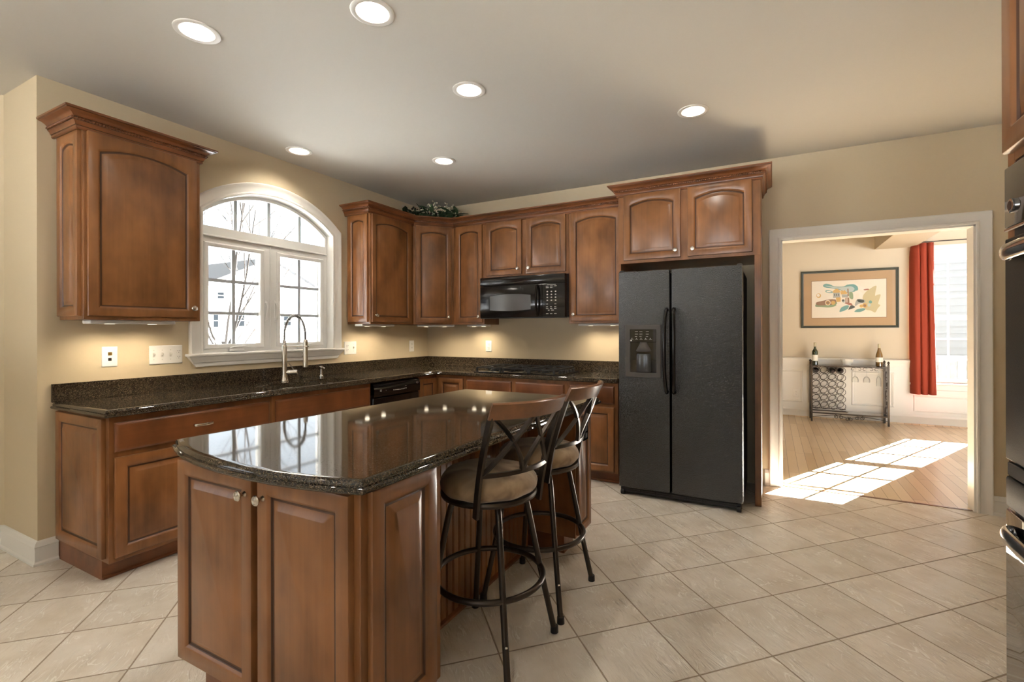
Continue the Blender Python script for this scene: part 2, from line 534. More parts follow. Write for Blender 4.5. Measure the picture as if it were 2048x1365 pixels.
# ------------------------------------------------------------------ cabinet pieces
def knob_mesh():
    bm = B()
    m = Matrix.Rotation(PI / 2, 4, 'X')        # local z -> -y
    lathe(bm, [(.010, 0), (.0085, .003), (.006, .008), (.006, .013), (.012, .017), (.0165, .021), (.017, .024), (.0145, .027),
               (.0115, .0275), (.0105, .0262), (.006, .0272), (.002, .0285)], 20, m)
    return obj('knob', bm, M_STEEL)
KNOB = knob_mesh()
C.objects.unlink(KNOB)
KNOB['label'] = 'round satin nickel knob'

def raised_panel(w, h, sag=0.0, frame=.056, t=.020, N=14, raised=True, topframe=None):
    """door in local x 0..w, z 0..h, back at y=0, front at y=-t"""
    bm = B()
    tf = topframe if topframe is not None else frame
    def ring(d, y, s, dt=None):
        dt = d if dt is None else dt
        x0, x1, z0, z1 = d, w - d, d, h - dt
        r = [Vector((x0, y, z0)), Vector((x1, y, z0))]
        for i in range(N + 1):
            q = i / N
            r.append(Vector((x1 + (x0 - x1) * q, y, z1 - s * (2 * q - 1) ** 2)))
        return r
    e = tf - frame
    rings = [ring(0, 0, 0), ring(0, -t + .005, 0), ring(.002, -t + .0015, 0), ring(.006, -t, 0),
             ring(frame - .012, -t, sag, frame - .012 + e), ring(frame - .007, -t + .003, sag, frame - .007 + e),
             ring(frame - .001, -t + .008, sag, frame - .001 + e), ring(frame + .002, -t + .0125, sag, frame + .002 + e),
             ring(frame + .009, -t + .0125, sag, frame + .009 + e)]
    mis = [0, 0, 0, 0, 0, 0, 1, 1]
    if raised:
        rings += [ring(frame + .032, -t + .002, sag, frame + .032 + e), ring(frame + .035, -t + .0008, sag, frame + .035 + e)]
        mis += [0, 0]
    mis += [0]
    loops(bm, rings, mis=mis)
    return bm

def slab_front(w, h, t=.020):
    bm = B()
    def ring(d, y): return [Vector((d, y, d)), Vector((w - d, y, d)), Vector((w - d, y, h - d)), Vector((d, y, h - d))]
    loops(bm, [ring(0, 0), ring(0, -t + .009), ring(.004, -t + .006), ring(.012, -t + .001), ring(.018, -t)], mis=[0, 0, 0, 0, 0])
    return bm

def add_knob(door, x, z, y=-.020): return inst(KNOB, door, (x, y, z))

def add_door(parent, x0, x1, z0, z1, y, sag=.0, knob=None, rz=0.0, name='door', loc=None, topframe=None, frame=.056):
    """knob: (dx from left edge, dz from bottom)"""
    d = obj(name, raised_panel(x1 - x0, z1 - z0, sag, frame=frame, topframe=topframe), [M_WOOD, M_GLAZE], parent,
            loc if loc else (x0, y, z0), rz)
    if knob: add_knob(d, *knob)
    return d

def add_drawer(parent, x0, x1, z0, z1, y, name='drawer', pull=None):
    d = obj(name, slab_front(x1 - x0, z1 - z0), [M_WOODH], parent, (x0, y, z0))
    if pull == 'bar':
        bm = B(); cx, cz = (x1 - x0) * .5, (z1 - z0) * .5
        pts = smooth_path([(cx - .052, -.020, cz), (cx - .048, -.036, cz), (cx - .02, -.045, cz), (cx + .02, -.045, cz), (cx + .048, -.036, cz), (cx + .052, -.020, cz)], 5)
        tube(bm, pts, .006, 10, flat=(1.35, .8))
        obj('pull_handle', bm, M_STEEL, d)
    elif pull == 'knob': add_knob(d, (x1 - x0) / 2, (z1 - z0) / 2)
    return d

CROWN = [(0, -.014), (.008, -.014), (.012, -.010), (.012, .002), (.016, .005), (.017, .010), (.020, .018), (.026, .024), (.029, .026), (.029, .029),
         (.024, .030), (.024, .044), (.030, .045), (.033, .049), (.040, .057), (.051, .064), (.064, .068), (.069, .070), (.070, .073), (.076, .074), (.076, .084), (0, .084)]
CROWN_GLAZE = {3, 8, 10, 17}
CROWN_Z = 2.448
def crown(parent, path, f):
    bm = B(); sweep(bm, path, CROWN, lambda u, v, w: f(u, v, w + CROWN_Z))
    for i, fc in enumerate(list(bm.faces)):
        if len(fc.verts) == 4 and (i % len(CROWN)) in CROWN_GLAZE: fc.material_index = 1
    c = obj('crown_molding', bm, [M_WOODH, M_GLAZE], parent, angle=25)
    # rope bead lying in the hollow of the crown
    bm = B(); P2 = []
    pts = [Vector(p) for p in path]
    n = len(pts); off = []
    for i in range(n):
        if 0 < i < n - 1: a = (pts[i] - pts[i - 1]).normalized(); b = (pts[i + 1] - pts[i]).normalized()
        elif i == 0: a = b = (pts[1] - pts[0]).normalized()
        else: a = b = (pts[-1] - pts[-2]).normalized()
        m = Vector((a.y, -a.x)) + Vector((b.y, -b.x)); m = m / max(m.length_squared / 2, .2)
        off.append(pts[i] + m * .027)
    for i in range(n - 1):
        a, b = off[i], off[i + 1]; d = (b - a); L = d.length; d.normalize(); nn = Vector((d.y, -d.x))
        st = max(2, int(L / .0035)); rings = []
        for k in range(st + 1):
            q = a + d * (L * k / st); ph = 2 * PI * (L * k / st) / .030
            ring = []
            for j in range(8):
                th = 2 * PI * j / 8
                rr = .0078 * (1 + .42 * math.cos(2 * (th - ph)))
                p = q + nn * (rr * math.cos(th)); ring.append(f(p.x, p.y, CROWN_Z + .037 + rr * math.sin(th)))
            rings.append(ring)
        loops(bm, rings)
    obj('rope_trim', bm, M_WOODH, c, angle=60)
    return c

UB, UT, UD = 1.386, 2.46, .305       # wall cabinets: bottom, top, depth to the face frame
DB, DT = 1.406, 2.438                # their doors

# ------------------------------------------------------------------ the setting
KX1 = 5.75
def st(o): return mark(o, kind='structure')
bm = B(); box(bm, -1.6, KX1, -8.1, .03, -.10, 0); st(obj('floor', bm, M_TILE, angle=0))
bm = B(); box(bm, 2.4, 8.6, .03, 3.95, -.10, 0); st(obj('floor_dining', bm, M_OAK, angle=0))

# ceiling with holes for the recessed lamps
LAMPS = [(1.216, -3.227), (2.072, -2.934), (2.065, -2.148), (3.222, -1.226), (.308, -1.983), (1.201, -1.255)]
FILL_LAMPS = [(3.2, -5.2), (1.2, -5.2), (3.2, -6.8), (1.2, -6.8)]  # unseen ceiling lamps added behind the camera for warm fill
LR = .078
bm = B()
outl = [Vector(p) for p in ((-1.6, -8.1), (KX1, -8.1), (KX1, .12), (-1.6, .12))]
slab(bm, outl, [(0, H), (0, H + .14)], holes=[arc(x, y, LR, 0, 2 * PI * 31 / 32, 31) for x, y in LAMPS + FILL_LAMPS])
st(obj('ceiling', bm, M_CEIL, angle=0))
bm = B(); box(bm, 2.4, 8.6, .12, 3.95, H, H + .12); st(obj('ceiling_dining', bm, M_CEIL, angle=0))
bm = B(); box(bm, 4.985, 5.43, .12, 3.80, 2.466, H); st(obj('beam_dining', bm, M_DWALL, angle=0))

# kitchen window opening (segment-arched)
YC, HW = -1.977, .58
WZ0 = 1.135
ACZ, AR = 1.57, .868
a0 = math.asin((2.2157 - ACZ) / AR)
arch_in = [(YC + HW, WZ0)] + [(YC + AR * math.cos(t), ACZ + AR * math.sin(t)) for t in [a0 + (PI - 2 * a0) * i / 28 for i in range(29)]] + [(YC - HW, WZ0)]
bm = B()
wall_with_holes(bm, [(-3.43, 0), (.12, 0), (.12, H), (-3.43, H)], [arch_in], lambda u, v, s: (0 if s == 0 else -.15, u, v))
st(obj('wall_left', bm, M_WALL, angle=0))
# back wall with the cased opening
OX0, OX1, OZ = 3.749, 4.982, 2.076
bm = B()
wall_with_holes(bm, [(-.15, 0), (OX0, 0), (OX0, OZ), (OX1, OZ), (OX1, 0), (KX1, 0), (KX1, H), (-.15, H)], [], lambda u, v, s: (u, 0 if s == 0 else .12, v))
st(obj('wall_back', bm, M_WALL, angle=0))
# wall return and breakfast nook
bm = B(); box(bm, -.494, -.15, -3.43, -3.33, 0, H); st(obj('wall_return', bm, M_WALL, angle=0))
NX, NY = -1.10, -4.036
def plan_wall(name, a, b, z0, z1, th, m, holes=()):
    a = Vector(a); b = Vector(b); d = (b - a); L = d.length; d.normalize(); nn = Vector((-d.y, d.x))
    bm = B()
    wall_with_holes(bm, [(0, z0), (L, z0), (L, z1), (0, z1)], [[(h[0], h[2]), (h[1], h[2]), (h[1], h[3]), (h[0], h[3])] for h in holes],
                    lambda u, v, s: (a.x + d.x * u + nn.x * th * s, a.y + d.y * u + nn.y * th * s, v))
    return st(obj(name, bm, m, angle=0))
plan_wall('wall_bay', (NX, NY), (-.494, -3.43), 0, H, .1, M_WALL)
plan_wall('wall_nook', (NX, -8.1), (NX, NY), 0, H, .1, M_WALL, holes=[(.35, 1.55, .75, 2.2), (1.95, 2.95, .85, 2.2)])
plan_wall('wall_front', (KX1, -8.1), (NX, -8.1), 0, H, .1, M_WALL, holes=[(1.2, 2.6, .72, 2.35), (3.0, 4.4, .72, 2.35)])
plan_wall('wall_right', (KX1, .12), (KX1, -8.1), 0, H, .1, M_WALL)
# the wall the ovens stand against
bm = B(); box(bm, 4.84, 4.94, -8.1, -3.05, 0, H); st(obj('wall_oven', bm, M_WALL, angle=0))
# dining room walls
DW = dict(x0=5.53, x1=6.37, z0=.64, z1=2.27)
plan_wall('wall_dining_back', (8.6, 3.80), (2.4, 3.80), 0, H, -.15, M_DWALL, holes=[(8.6 - DW['x1'] - .03, 8.6 - DW['x0'] + .03, DW['z0'] - .05, DW['z1'] + .05)])
bm = B(); box(bm, 2.30, 2.40, .12, 3.95, 0, H); st(obj('wall_dining_left', bm, M_DWALL, angle=0))
bm = B(); box(bm, 8.6, 8.7, .12, 3.95, 0, H); st(obj('wall_dining_right', bm, M_DWALL, angle=0))

# baseboards
BASEP = [(0, 0), (.024, 0), (.024, .012), (.016, .022), (.016, .100), (.019, .104), (.016, .110), (.013, .122), (.006, .132), (0, .135)]
def baseboard(name, path, prof=BASEP, m=M_TRIM):
    bm = B(); sweep(bm, path, prof, lambda u, v, w: (u, v, w)); return st(obj(name, bm, m, angle=25))
baseboard('baseboard_left', [(NX, -7.9), (NX, NY), (-.494, -3.43), (0, -3.43), (0, -3.345)])
baseboard('baseboard_back', [(5.065, 0), (KX1, 0)])
baseboard('baseboard_beside_refrigerator', [(3.625, 0), (3.664, 0)])
DBASE = [(0, 0), (.016, 0), (.016, .105), (.019, .112), (.014, .130), (.006, .142), (0, .145)]
baseboard('baseboard_dining', [(2.4, 3.80), (8.6, 3.80)], DBASE)
bm = B(); sweep(bm, [(2.4, 3.784), (8.6, 3.784)], [(0, 0), (.018, 0), (.017, .010), (.010, .017), (0, .019)], lambda u, v, w: (u, v, w))
st(obj('trim_oak_shoe', bm, M_OAK, angle=30))

# wainscot of the dining room: chair rail, panel mouldings
bm = B(); box(bm, 2.4, 5.47, 3.790, 3.80, .14, .80); box(bm, 6.43, 8.6, 3.790, 3.80, .14, .80); box(bm, 5.47, 6.43, 3.790, 3.80, .14, .56)
st(obj('wainscot_dining', bm, M_TRIM, angle=0))
bm = B()
RAILP = [(0, .79), (.012, .79), (.014, .815), (.020, .835), (.024, .85), (.036, .872), (.038, .885), (.030, .895), (.012, .90), (0, .905)]
sweep(bm, [(2.4, 3.79), (5.45, 3.79)], RAILP, lambda u, v, w: (u, v, w)); sweep(bm, [(6.45, 3.79), (8.6, 3.79)], RAILP, lambda u, v, w: (u, v, w))
st(obj('trim_chair_rail', bm, M_TRIM, angle=25))
bm = B()
PM = [(-.014, 0), (.014, 0), (.012, .006), (.004, .011), (-.004, .009), (-.012, .006)]
for x0, x1, z0, z1 in ((2.6, 3.15, .24, .70), (3.35, 4.08, .24, .70), (4.16, 4.60, .24, .70), (4.72, 5.19, .24, .70), (5.43, 6.45, .20, .40), (6.75, 7.4, .24, .70)):
    sweep(bm, [(x0, z0), (x1, z0), (x1, z1), (x0, z1)], PM, lambda u, v, w: (u, 3.790 - w, v), closed=True)
st(obj('trim_wainscot_panels', bm, M_TRIM, angle=25))

# cased opening to the dining room
CASP = [(0, 0), (0, .013), (.006, .017), (.016, .017), (.022, .013), (.040, .015), (.062, .020), (.070, .024), (.082, .026), (.088, .022), (.088, 0)]
bm = B()
path = [(OX1, 0), (OX1, OZ), (OX0, OZ), (OX0, 0)]
sweep(bm, path, CASP, lambda u, v, w: (u, -w, v))
st(obj('trim_1', bm, M_TRIM, angle=25))
bm = B()
sweep(bm, path, CASP, lambda u, v, w: (u, .12 + w, v))
st(obj('trim_2', bm, M_TRIM, angle=25))
bm = B()
box(bm, OX0 - .001, OX0 + .012, -.004, .124, 0, OZ); box(bm, OX1 - .012, OX1 + .001, -.004, .124, 0, OZ); box(bm, OX0, OX1, -.004, .124, OZ - .012, OZ + .001)
st(obj('door_1', bm, M_TRIM, angle=0))
bm = B(); box(bm, OX0 + .012, OX1 - .012, .018, .042, 0, .004, .001); st(obj('trim_threshold', bm, M_RAILW))

# ---- kitchen window
W1 = mark(thing('window_1', None, None, (0, YC, 1.2)), kind='structure')
def warch(hw, z0, cz, r, n=28):
    s = math.acos(min(1, hw / r)); 
    return [(YC + hw, z0)] + [(YC + r * math.cos(t), cz + r * math.sin(t)) for t in [s + (PI - 2 * s) * i / n for i in range(n + 1)]] + [(YC - hw, z0)]
# casing: travels up the +y side, over the arch, down the other; the outside lies to the right
bm = B()
sweep(bm, warch(HW - .004, 1.158, ACZ, AR - .004), [(0, 0), (0, .014), (.008, .018), (.016, .018), (.022, .014), (.046, .016), (.066, .021), (.074, .026), (.086, .028), (.092, .022), (.092, 0)], lambda u, v, w: (w, u, v))
obj('casing', bm, M_TRIM, W1, world=True, angle=25)
bm = B()   # jamb lining
prof = [(0, .002), (0, -.15), (.006, -.15), (.006, .002)]
sweep(bm, warch(HW - .003, 1.15, ACZ, AR - .003), prof, lambda u, v, w: (w, u, v)); obj('jamb', bm, M_TRIM, W1, world=True, angle=25)
bm = B()   # stool and apron
box(bm, -.10, .045, YC - HW - .112, YC + HW + .112, 1.138, 1.158, .006, seg=2)
obj('sill', bm, M_TRIM, W1, world=True)
bm = B()
AP = [(0, 1.062), (.012, 1.062), (.015, 1.072), (.015, 1.088), (.022, 1.094), (.026, 1.108), (.034, 1.124), (.038, 1.138), (0, 1.138)]
y0, y1 = YC - .625, YC + .625
rings = []
for y, k in ((y0, -1), (y1, 1)):
    rings.append([Vector((o, y + k * max(0, (z - 1.062)) * .75, z)) for o, z in AP])
loops(bm, rings); obj('apron', bm, M_TRIM, W1, world=True, angle=25)
# frame ring around the whole unit
FX0, FX1 = -.135, -.070
bm = B()
outer = warch(HW - .008, 1.158, ACZ, AR - .008)
inner_r = .833
sq = math.acos((HW - .026) / inner_r)
def hole_arch():
    n = 28
    return [(YC + HW - .026, 2.115)] + [(YC + inner_r * math.cos(t), ACZ + inner_r * math.sin(t)) for t in [sq + (PI - 2 * sq) * i / n for i in range(n + 1)]] + [(YC - HW + .026, 2.115)]
G = [(-2.472, -2.066, 1.220, 1.960), (-1.886, -1.480, 1.220, 1.960)]
wall_with_holes(bm, outer, [hole_arch()] + [[(a, c), (b, c), (b, d), (a, d)] for a, b, c, d in G], lambda u, v, s: (FX1 if s == 0 else FX0, u, v))
obj('frame', bm, M_WTRIM, W1, world=True, angle=30)
bm = B()  # raised sash borders and transom rail
box(bm, FX1, FX1 + .012, YC - HW + .008, YC + HW - .008, 2.035, 2.05, .003)
for a, b, c, d in G:
    sweep(bm, [(a - .012, c - .012), (b + .012, c - .012), (b + .012, d + .012), (a - .012, d + .012)], [(-.010, 0), (.022, 0), (.022, .006), (.014, .012), (-.004, .010), (-.010, .006)], lambda u, v, w: (FX1 + w, u, v), closed=True)
box(bm, FX1, FX1 + .010, YC - .006, YC + .006, 1.17, 2.03, .003)
obj('sash', bm, M_WTRIM, W1, world=True, angle=30)
bm = B()
for a, b, c, d in G:
    box(bm, -.106, -.096, a, b, c, d)
box(bm, -.106, -.098, YC - HW + .02, YC + HW - .02, 2.10, 2.41)
obj('pane', bm, M_PANE, W1, world=True, angle=0)
M_MUNT = mat('grey_muntin', (.40, .43, .45), .5)
bm = B()
for a, b, c, d in G:
    m_ = (a + b) / 2
    box(bm, -.109, -.093, m_ - .0125, m_ + .0125, c, d)
    for z in (1.710, 1.460): box(bm, -.1085, -.0935, a, b, z - .0125, z + .0125)
for y in (-2.255, YC + .005, -1.677):
    t = (ACZ + math.sqrt(inner_r ** 2 - (y - YC) ** 2)); box(bm, -.109, -.091, y - .0125, y + .0125, 2.112, t + .006)
obj('muntin_grid', bm, M_MUNT, W1, world=True, angle=0)
for yy in (-2.018, -1.930):
    bm = B(); tube(bm, smooth_path([(FX1, yy, 1.42), (-.055, yy, 1.425), (-.048, yy, 1.46), (-.046, yy + .006, 1.52), (-.052, yy, 1.555), (FX1, yy, 1.56)], 5), .007, 8, flat=(1.0, 1.5))
    box(bm, FX1, FX1 + .008, yy - .012, yy + .012, 1.40, 1.58, .003)
    obj('sash_lock', bm, M_WTRIM, W1, world=True)
for yy in (-2.27, -1.67):
    bm = B(); box(bm, FX1, -.045, yy - .06, yy + .06, 1.162, 1.184, .006, seg=2)
    tube(bm, smooth_path([(-.050, yy - .05, 1.188), (-.040, yy - .03, 1.196), (-.038, yy + .03, 1.20), (-.042, yy + .075, 1.204)], 5), .006, 8)
    obj('crank_handle', bm, M_WTRIM, W1, world=True)

# ---- dining window
W2 = mark(thing('window_2', None, None, (5.95, 3.80, .64)), kind='structure')
x0, x1, z0, z1 = DW['x0'], DW['x1'], DW['z0'], DW['z1']
bm = B()
sweep(bm, [(x1 + .03, .58), (x1 + .03, z1 + .05), (x0 - .03, z1 + .05), (x0 - .03, .58)], [(0, 0), (0, .014), (.02, .018), (.05, .018), (.08, .024), (.09, .02), (.09, 0)], lambda u, v, w: (u, 3.80 - w, v))
box(bm, x0 - .14, x1 + .14, 3.776, 3.799, z1 + .135, z1 + .20, .006)
obj('casing', bm, M_TRIM, W2, world=True, angle=25)
bm = B(); box(bm, x0 - .16, x1 + .16, 3.745, 3.93, .562, .590, .006); box(bm, x0 - .12, x1 + .12, 3.778, 3.7905, .49, .562, .005)
obj('sill', bm, M_TRIM, W2, world=True)
bm = B()
F2 = lambda u, v, s: (u, 3.86 if s == 0 else 3.915, v)
xm1, xm2 = x0 + .287, x0 + .573
wall_with_holes(bm, [(x0 - .029, z0 - .05), (x1 + .029, z0 - .05), (x1 + .029, z1 + .05), (x0 - .029, z1 + .05)],
                [[(x0, z0), (x1, z0), (x1, 1.455), (x0, 1.455)], [(x0, 1.51), (x1, 1.51), (x1, z1), (x0, z1)]], F2)
box(bm, x0, x1, 3.85, 3.862, 1.45, 1.515, .003)
obj('sash', bm, M_WTRIM, W2, world=True, angle=0)
bm = B(); box(bm, x0, x1, 3.885, 3.891, z0, 1.455); box(bm, x0, x1, 3.885, 3.891, 1.51, z1); obj('pane', bm, M_PANE, W2, world=True, angle=0)
bm = B()
for x in (xm1, xm2):
    box(bm, x - .010, x + .010, 3.880, 3.896, z0, 1.455); box(bm, x - .010, x + .010, 3.880, 3.896, 1.51, z1)
for z in (.905, 1.187, 1.785, 2.058): box(bm, x0, x1, 3.881, 3.895, z - .010, z + .010)
obj('muntin_grid', bm, M_WTRIM, W2, world=True, angle=0)
# ---- windows behind the camera and in the nook
def plain_window(name, a, b, u0, u1, z0, z1, nu, nv):
    a = Vector(a); b = Vector(b); d = (b - a).normalized(); nn = Vector((-d.y, d.x))
    w = mark(thing(name, None, None, (a.x + d.x * (u0 + u1) / 2, a.y + d.y * (u0 + u1) / 2, z0)), kind='structure')
    def f(u, v, q): return Vector((a.x + d.x * u + nn.x * q, a.y + d.y * u + nn.y * q, v))
    bm = B()
    wall_with_holes(bm, [(u0, z0), (u1, z0), (u1, z1), (u0, z1)], [[(u0 + .05, z0 + .05), (u1 - .05, z0 + .05), (u1 - .05, z1 - .05), (u0 + .05, z1 - .05)]], lambda u, v, s: f(u, v, .03 + .05 * s))
    obj('frame', bm, M_WTRIM, w, world=True, angle=0)
    bm = B()
    def bx(ua, ub, va, vb):
        loops(bm, [[f(ua, va, .045), f(ub, va, .045), f(ub, vb, .045), f(ua, vb, .045)], [f(ua, va, .06), f(ub, va, .06), f(ub, vb, .06), f(ua, vb, .06)]])
    for i in range(1, nu): q = u0 + (u1 - u0) * i / nu; bx(q - .012, q + .012, z0 + .05, z1 - .05)
    for i in range(1, nv): q = z0 + (z1 - z0) * i / nv; bx(u0 + .05, u1 - .05, q - .012, q + .012)
    obj('muntin_grid', bm, M_WTRIM, w, world=True, angle=0)
    bm = B(); sweep(bm, [(u0, z0), (u0, z1), (u1, z1), (u1, z0)], [(0, 0), (0, .018), (.08, .024), (.08, 0)], lambda u, v, w_: f(u, v, -w_), closed=True, side=-1)
    obj('casing', bm, M_TRIM, w, world=True, angle=25)
plain_window('window_3', (NX, -8.1), (NX, NY), .35, 1.55, .75, 2.2, 2, 3)
plain_window('window_4', (NX, -8.1), (NX, NY), 1.95, 2.95, .85, 2.2, 3, 3)
for i, (u0, u1) in enumerate(((1.2, 2.6), (3.0, 4.4))):
    plain_window('window_%d' % (5 + i), (KX1, -8.1), (NX, -8.1), u0, u1, .72, 2.35, 3, 4)

# ------------------------------------------------------------------ recessed ceiling lamps
def recessed(x, y, label, watt):
    t = thing('recessed_ceiling_light', label, 'ceiling light', (x, y, H), 0, 'recessed ceiling lights')
    bm = B(); lathe(bm, [(LR - .002, .004), (LR - .004, -.004), (LR + .012, -.007), (LR + .020, -.004), (LR + .021, .001), (LR - .002, .004)], 32)
    obj('trim_ring', bm, M_CAN, t)
    bm = B(); V = lathe(bm, [(LR - .003, 0), (LR - .012, .03), (.052, .085), (.050, .10)], 32)
    bmesh.ops.delete(bm, geom=[f for f in bm.faces if len(f.verts) > 4 and all(v.co.z < .01 for v in f.verts)], context='FACES')
    obj('reflector', bm, M_CAN, t)
    bm = B(); lathe(bm, [(.03, .088), (.047, .080), (.046, .066), (.040, .050), (.026, .040), (.008, .037), (.0, .0365)], 24)
    obj('bulb', bm, M_LENS, t)
    ld = bpy.data.lights.new('lamp', 'SPOT'); ld.energy = watt; ld.color = LAMP_C; ld.spot_size = R(138); ld.spot_blend = 1.0; ld.shadow_soft_size = .045
    lo = bpy.data.objects.new('lamp', ld); C.objects.link(lo); lo.parent = t; lo.location = (0, 0, .012)
    return t
LAB = ['recessed ceiling lamp over the near end of the sink counter, by the single wall cabinet',
       'recessed ceiling lamp above the bowed end of the island',
       'recessed ceiling lamp above the middle of the island', 'recessed ceiling lamp in front of the refrigerator',
       'recessed ceiling lamp right over the sink in front of the arched window', 'recessed ceiling lamp by the cooktop and corner wall cabinets']
for (x, y), l in zip(LAMPS, LAB): recessed(x, y, l, LAMP_W)
for (x, y), l in zip(FILL_LAMPS, ('by the oven wall', 'by the breakfast nook', 'near the front windows on the oven side', 'near the front windows on the nook side')): recessed(x, y, 'unseen recessed fill lamp added behind the viewer ' + l, LAMP_W * .25)

# ------------------------------------------------------------------ wall cabinets
CABG = 'stained maple wall cabinets'
def wall_cab(label, loc, rz, w, side=False, z0=UB, depth=UD):
    t = thing('wall_cabinet', label, 'cabinet', (*loc, z0), rz, CABG)
    bm = B(); box(bm, 0, w - .0005, -depth, -.003, 0, UT - z0, .0015); obj('body', bm, M_WOOD, t)
    return t
# beside the window, near end
t = wall_cab('lone wall cabinet beside the arched window with one arched door', (0, -3.335), PI / 2, .605)
add_door(t, .015, .577, DB - UB, DT - UB, -UD, .042, (.535, .062), topframe=.060)
d = obj('side_panel', raised_panel(.262, DT - DB, .018, topframe=.056), [M_WOOD, M_GLAZE], t, (0, -.020, DB - UB), -PI / 2)
crown(t, [(-.022, 0), (-.022, -UD), (.605, -UD), (.605, 0)], lambda u, v, w: Vector((u, v, w - UB)))
# right of the window
t = wall_cab('wall cabinet between the arched window and the corner, showing its panelled side', (0, -1.219), PI / 2, .609)
add_door(t, .012, .562, DB - UB, DT - UB, -UD, .036, (.040, .062), topframe=.060)
obj('side_panel', raised_panel(.262, DT - DB, .018, topframe=.056), [M_WOOD, M_GLAZE], t, (0, -.020, DB - UB), -PI / 2)
# diagonal corner cabinet
t = thing('wall_cabinet', 'diagonal corner wall cabinet under the flower arrangement', 'cabinet', (0, 0, UB), 0, CABG)
bm = B(); slab(bm, [Vector(p) for p in ((.003, -.609), (UD, -.609), (.609, -UD), (.609, -.003), (.003, -.003))], [(0, 0), (0, UT - UB)])
obj('body', bm, M_WOOD, t, angle=0)
L = math.hypot(.609 - UD, .609 - UD)
add_door(t, 0, L - .05, 0, DT - DB, 0, .022, (L - .05 - .035, .062), rz=PI / 4, loc=(UD + .025 * .7071 - .0, -.609 + .025 * .7071, DB - UB), topframe=.062)
# narrow cabinet, over-microwave cabinet, cabinet beside the refrigerator
t = wall_cab('narrow wall cabinet between the corner cabinet and the microwave', (.61, 0), 0, .392)
add_door(t, .036, .374, DB - UB, DT - UB, -UD, .024, (.338 - .035, .062), topframe=.062)
t = wall_cab('short two-door wall cabinet above the microwave', (1.003, 0), 0, .955, z0=1.868)
add_door(t, .030, .450, .022, DT - 1.868, -UD, .030, (.385, .055), topframe=.060)
add_door(t, .503, .928, .022, DT - 1.868, -UD, .030, (.035, .055), topframe=.060)
t = wall_cab('tall wall cabinet between the microwave and the refrigerator', (1.959, 0), 0, .566)
add_door(t, .022, .522, DB - UB, DT - UB, -UD, .034, (.035, .066), topframe=.060)
# crown over the corner run
t = thing('crown_molding', 'rope-trimmed crown molding over the corner run of wall cabinets', 'molding', (0, 0, CROWN_Z))
c = crown(t, [(0, -1.219 - .022), (UD, -1.219 - .022), (UD, -.609), (.609, -UD), (2.526, -UD)], lambda u, v, w: Vector((u, v, w - CROWN_Z)))
c.name = 'molding'
# refrigerator surround
t = thing('refrigerator_cabinet', 'deep two-door cabinet over the refrigerator with tall end panels down to the floor', 'cabinet', (2.527, 0, 0))
FD = .588
bm = B(); box(bm, 0, 1.083, -FD, -.003, 1.88, UT, .0015); obj('body', bm, M_WOOD, t)
bm = B(); box(bm, 0, .022, -FD, -.003, 0, 1.88, .001); obj('end_panel', bm, M_WOOD, t)
bm = B(); box(bm, 1.040, 1.083, -FD, -.003, 0, 1.88, .001); obj('end_panel', bm, M_WOOD, t)
add_door(t, .050, .510, 1.905, 2.452, -FD, .034, (.460 - .038, .055), topframe=.062)
add_door(t, .565, 1.026, 1.905, 2.452, -FD, .034, (.038, .055), topframe=.062)
crown(t, [(0, -.400), (0, -FD), (1.083, -FD), (1.083, -.003)], lambda u, v, w: Vector((u, v, w + .006)))

# ------------------------------------------------------------------ base cabinets
BF, BT = .61, .869        # face and top of the base units
BG = 'stained maple base cabinets'
def base_cab(label, loc, rz, w, side=False):
    t = thing('base_cabinet', label, 'cabinet', (*loc, 0), rz, BG)
    bm = B()
    if side:      # hollow carcass round the sink
        box(bm, 0, w, -BF, -BF + .02, .10, BT, .0015); box(bm, 0, w, -.02, -.003, .10, BT); box(bm, 0, .018, -BF + .02, -.02, .10, BT); box(bm, w - .018, w, -BF + .02, -.02, .10, BT); box(bm, .018, w - .018, -BF + .02, -.02, .10, .12)
    else: box(bm, 0, w, -BF, -.003, .10, BT, .0015)
    obj('body', bm, M_WOOD, t)
    bm = B(); box(bm, 0, w, -.535, -.004, 0, .10); box(bm, 0, w, -.545, -.535, 0, .018, .004); obj('toe_kick', bm, M_WOODH, t)
    return t
t = base_cab('end base cabinet with a long drawer, a door and a panelled side', (0, -3.342), PI / 2, .915)
add_drawer(t, .022, .888, .682, .836, -BF, pull='bar')
add_door(t, .022, .450, .125, .652, -BF, 0, None, frame=.058)
add_door(t, .460, .888, .125, .652, -BF, 0, None, frame=.058)
obj('side_panel', raised_panel(.56, .735, 0, frame=.058), [M_WOOD, M_GLAZE], t, (0, -.020, .125), -PI / 2)
t = base_cab('sink base cabinet with a long false drawer front', (0, -2.427), PI / 2, .907, side=True)
add_drawer(t, .020, .887, .682, .836, -BF, name='false_drawer_front')
add_door(t, .020, .448, .125, .652, -BF, 0, (.395, .47)); add_door(t, .458, .887, .125, .652, -BF, 0, (.035, .47))
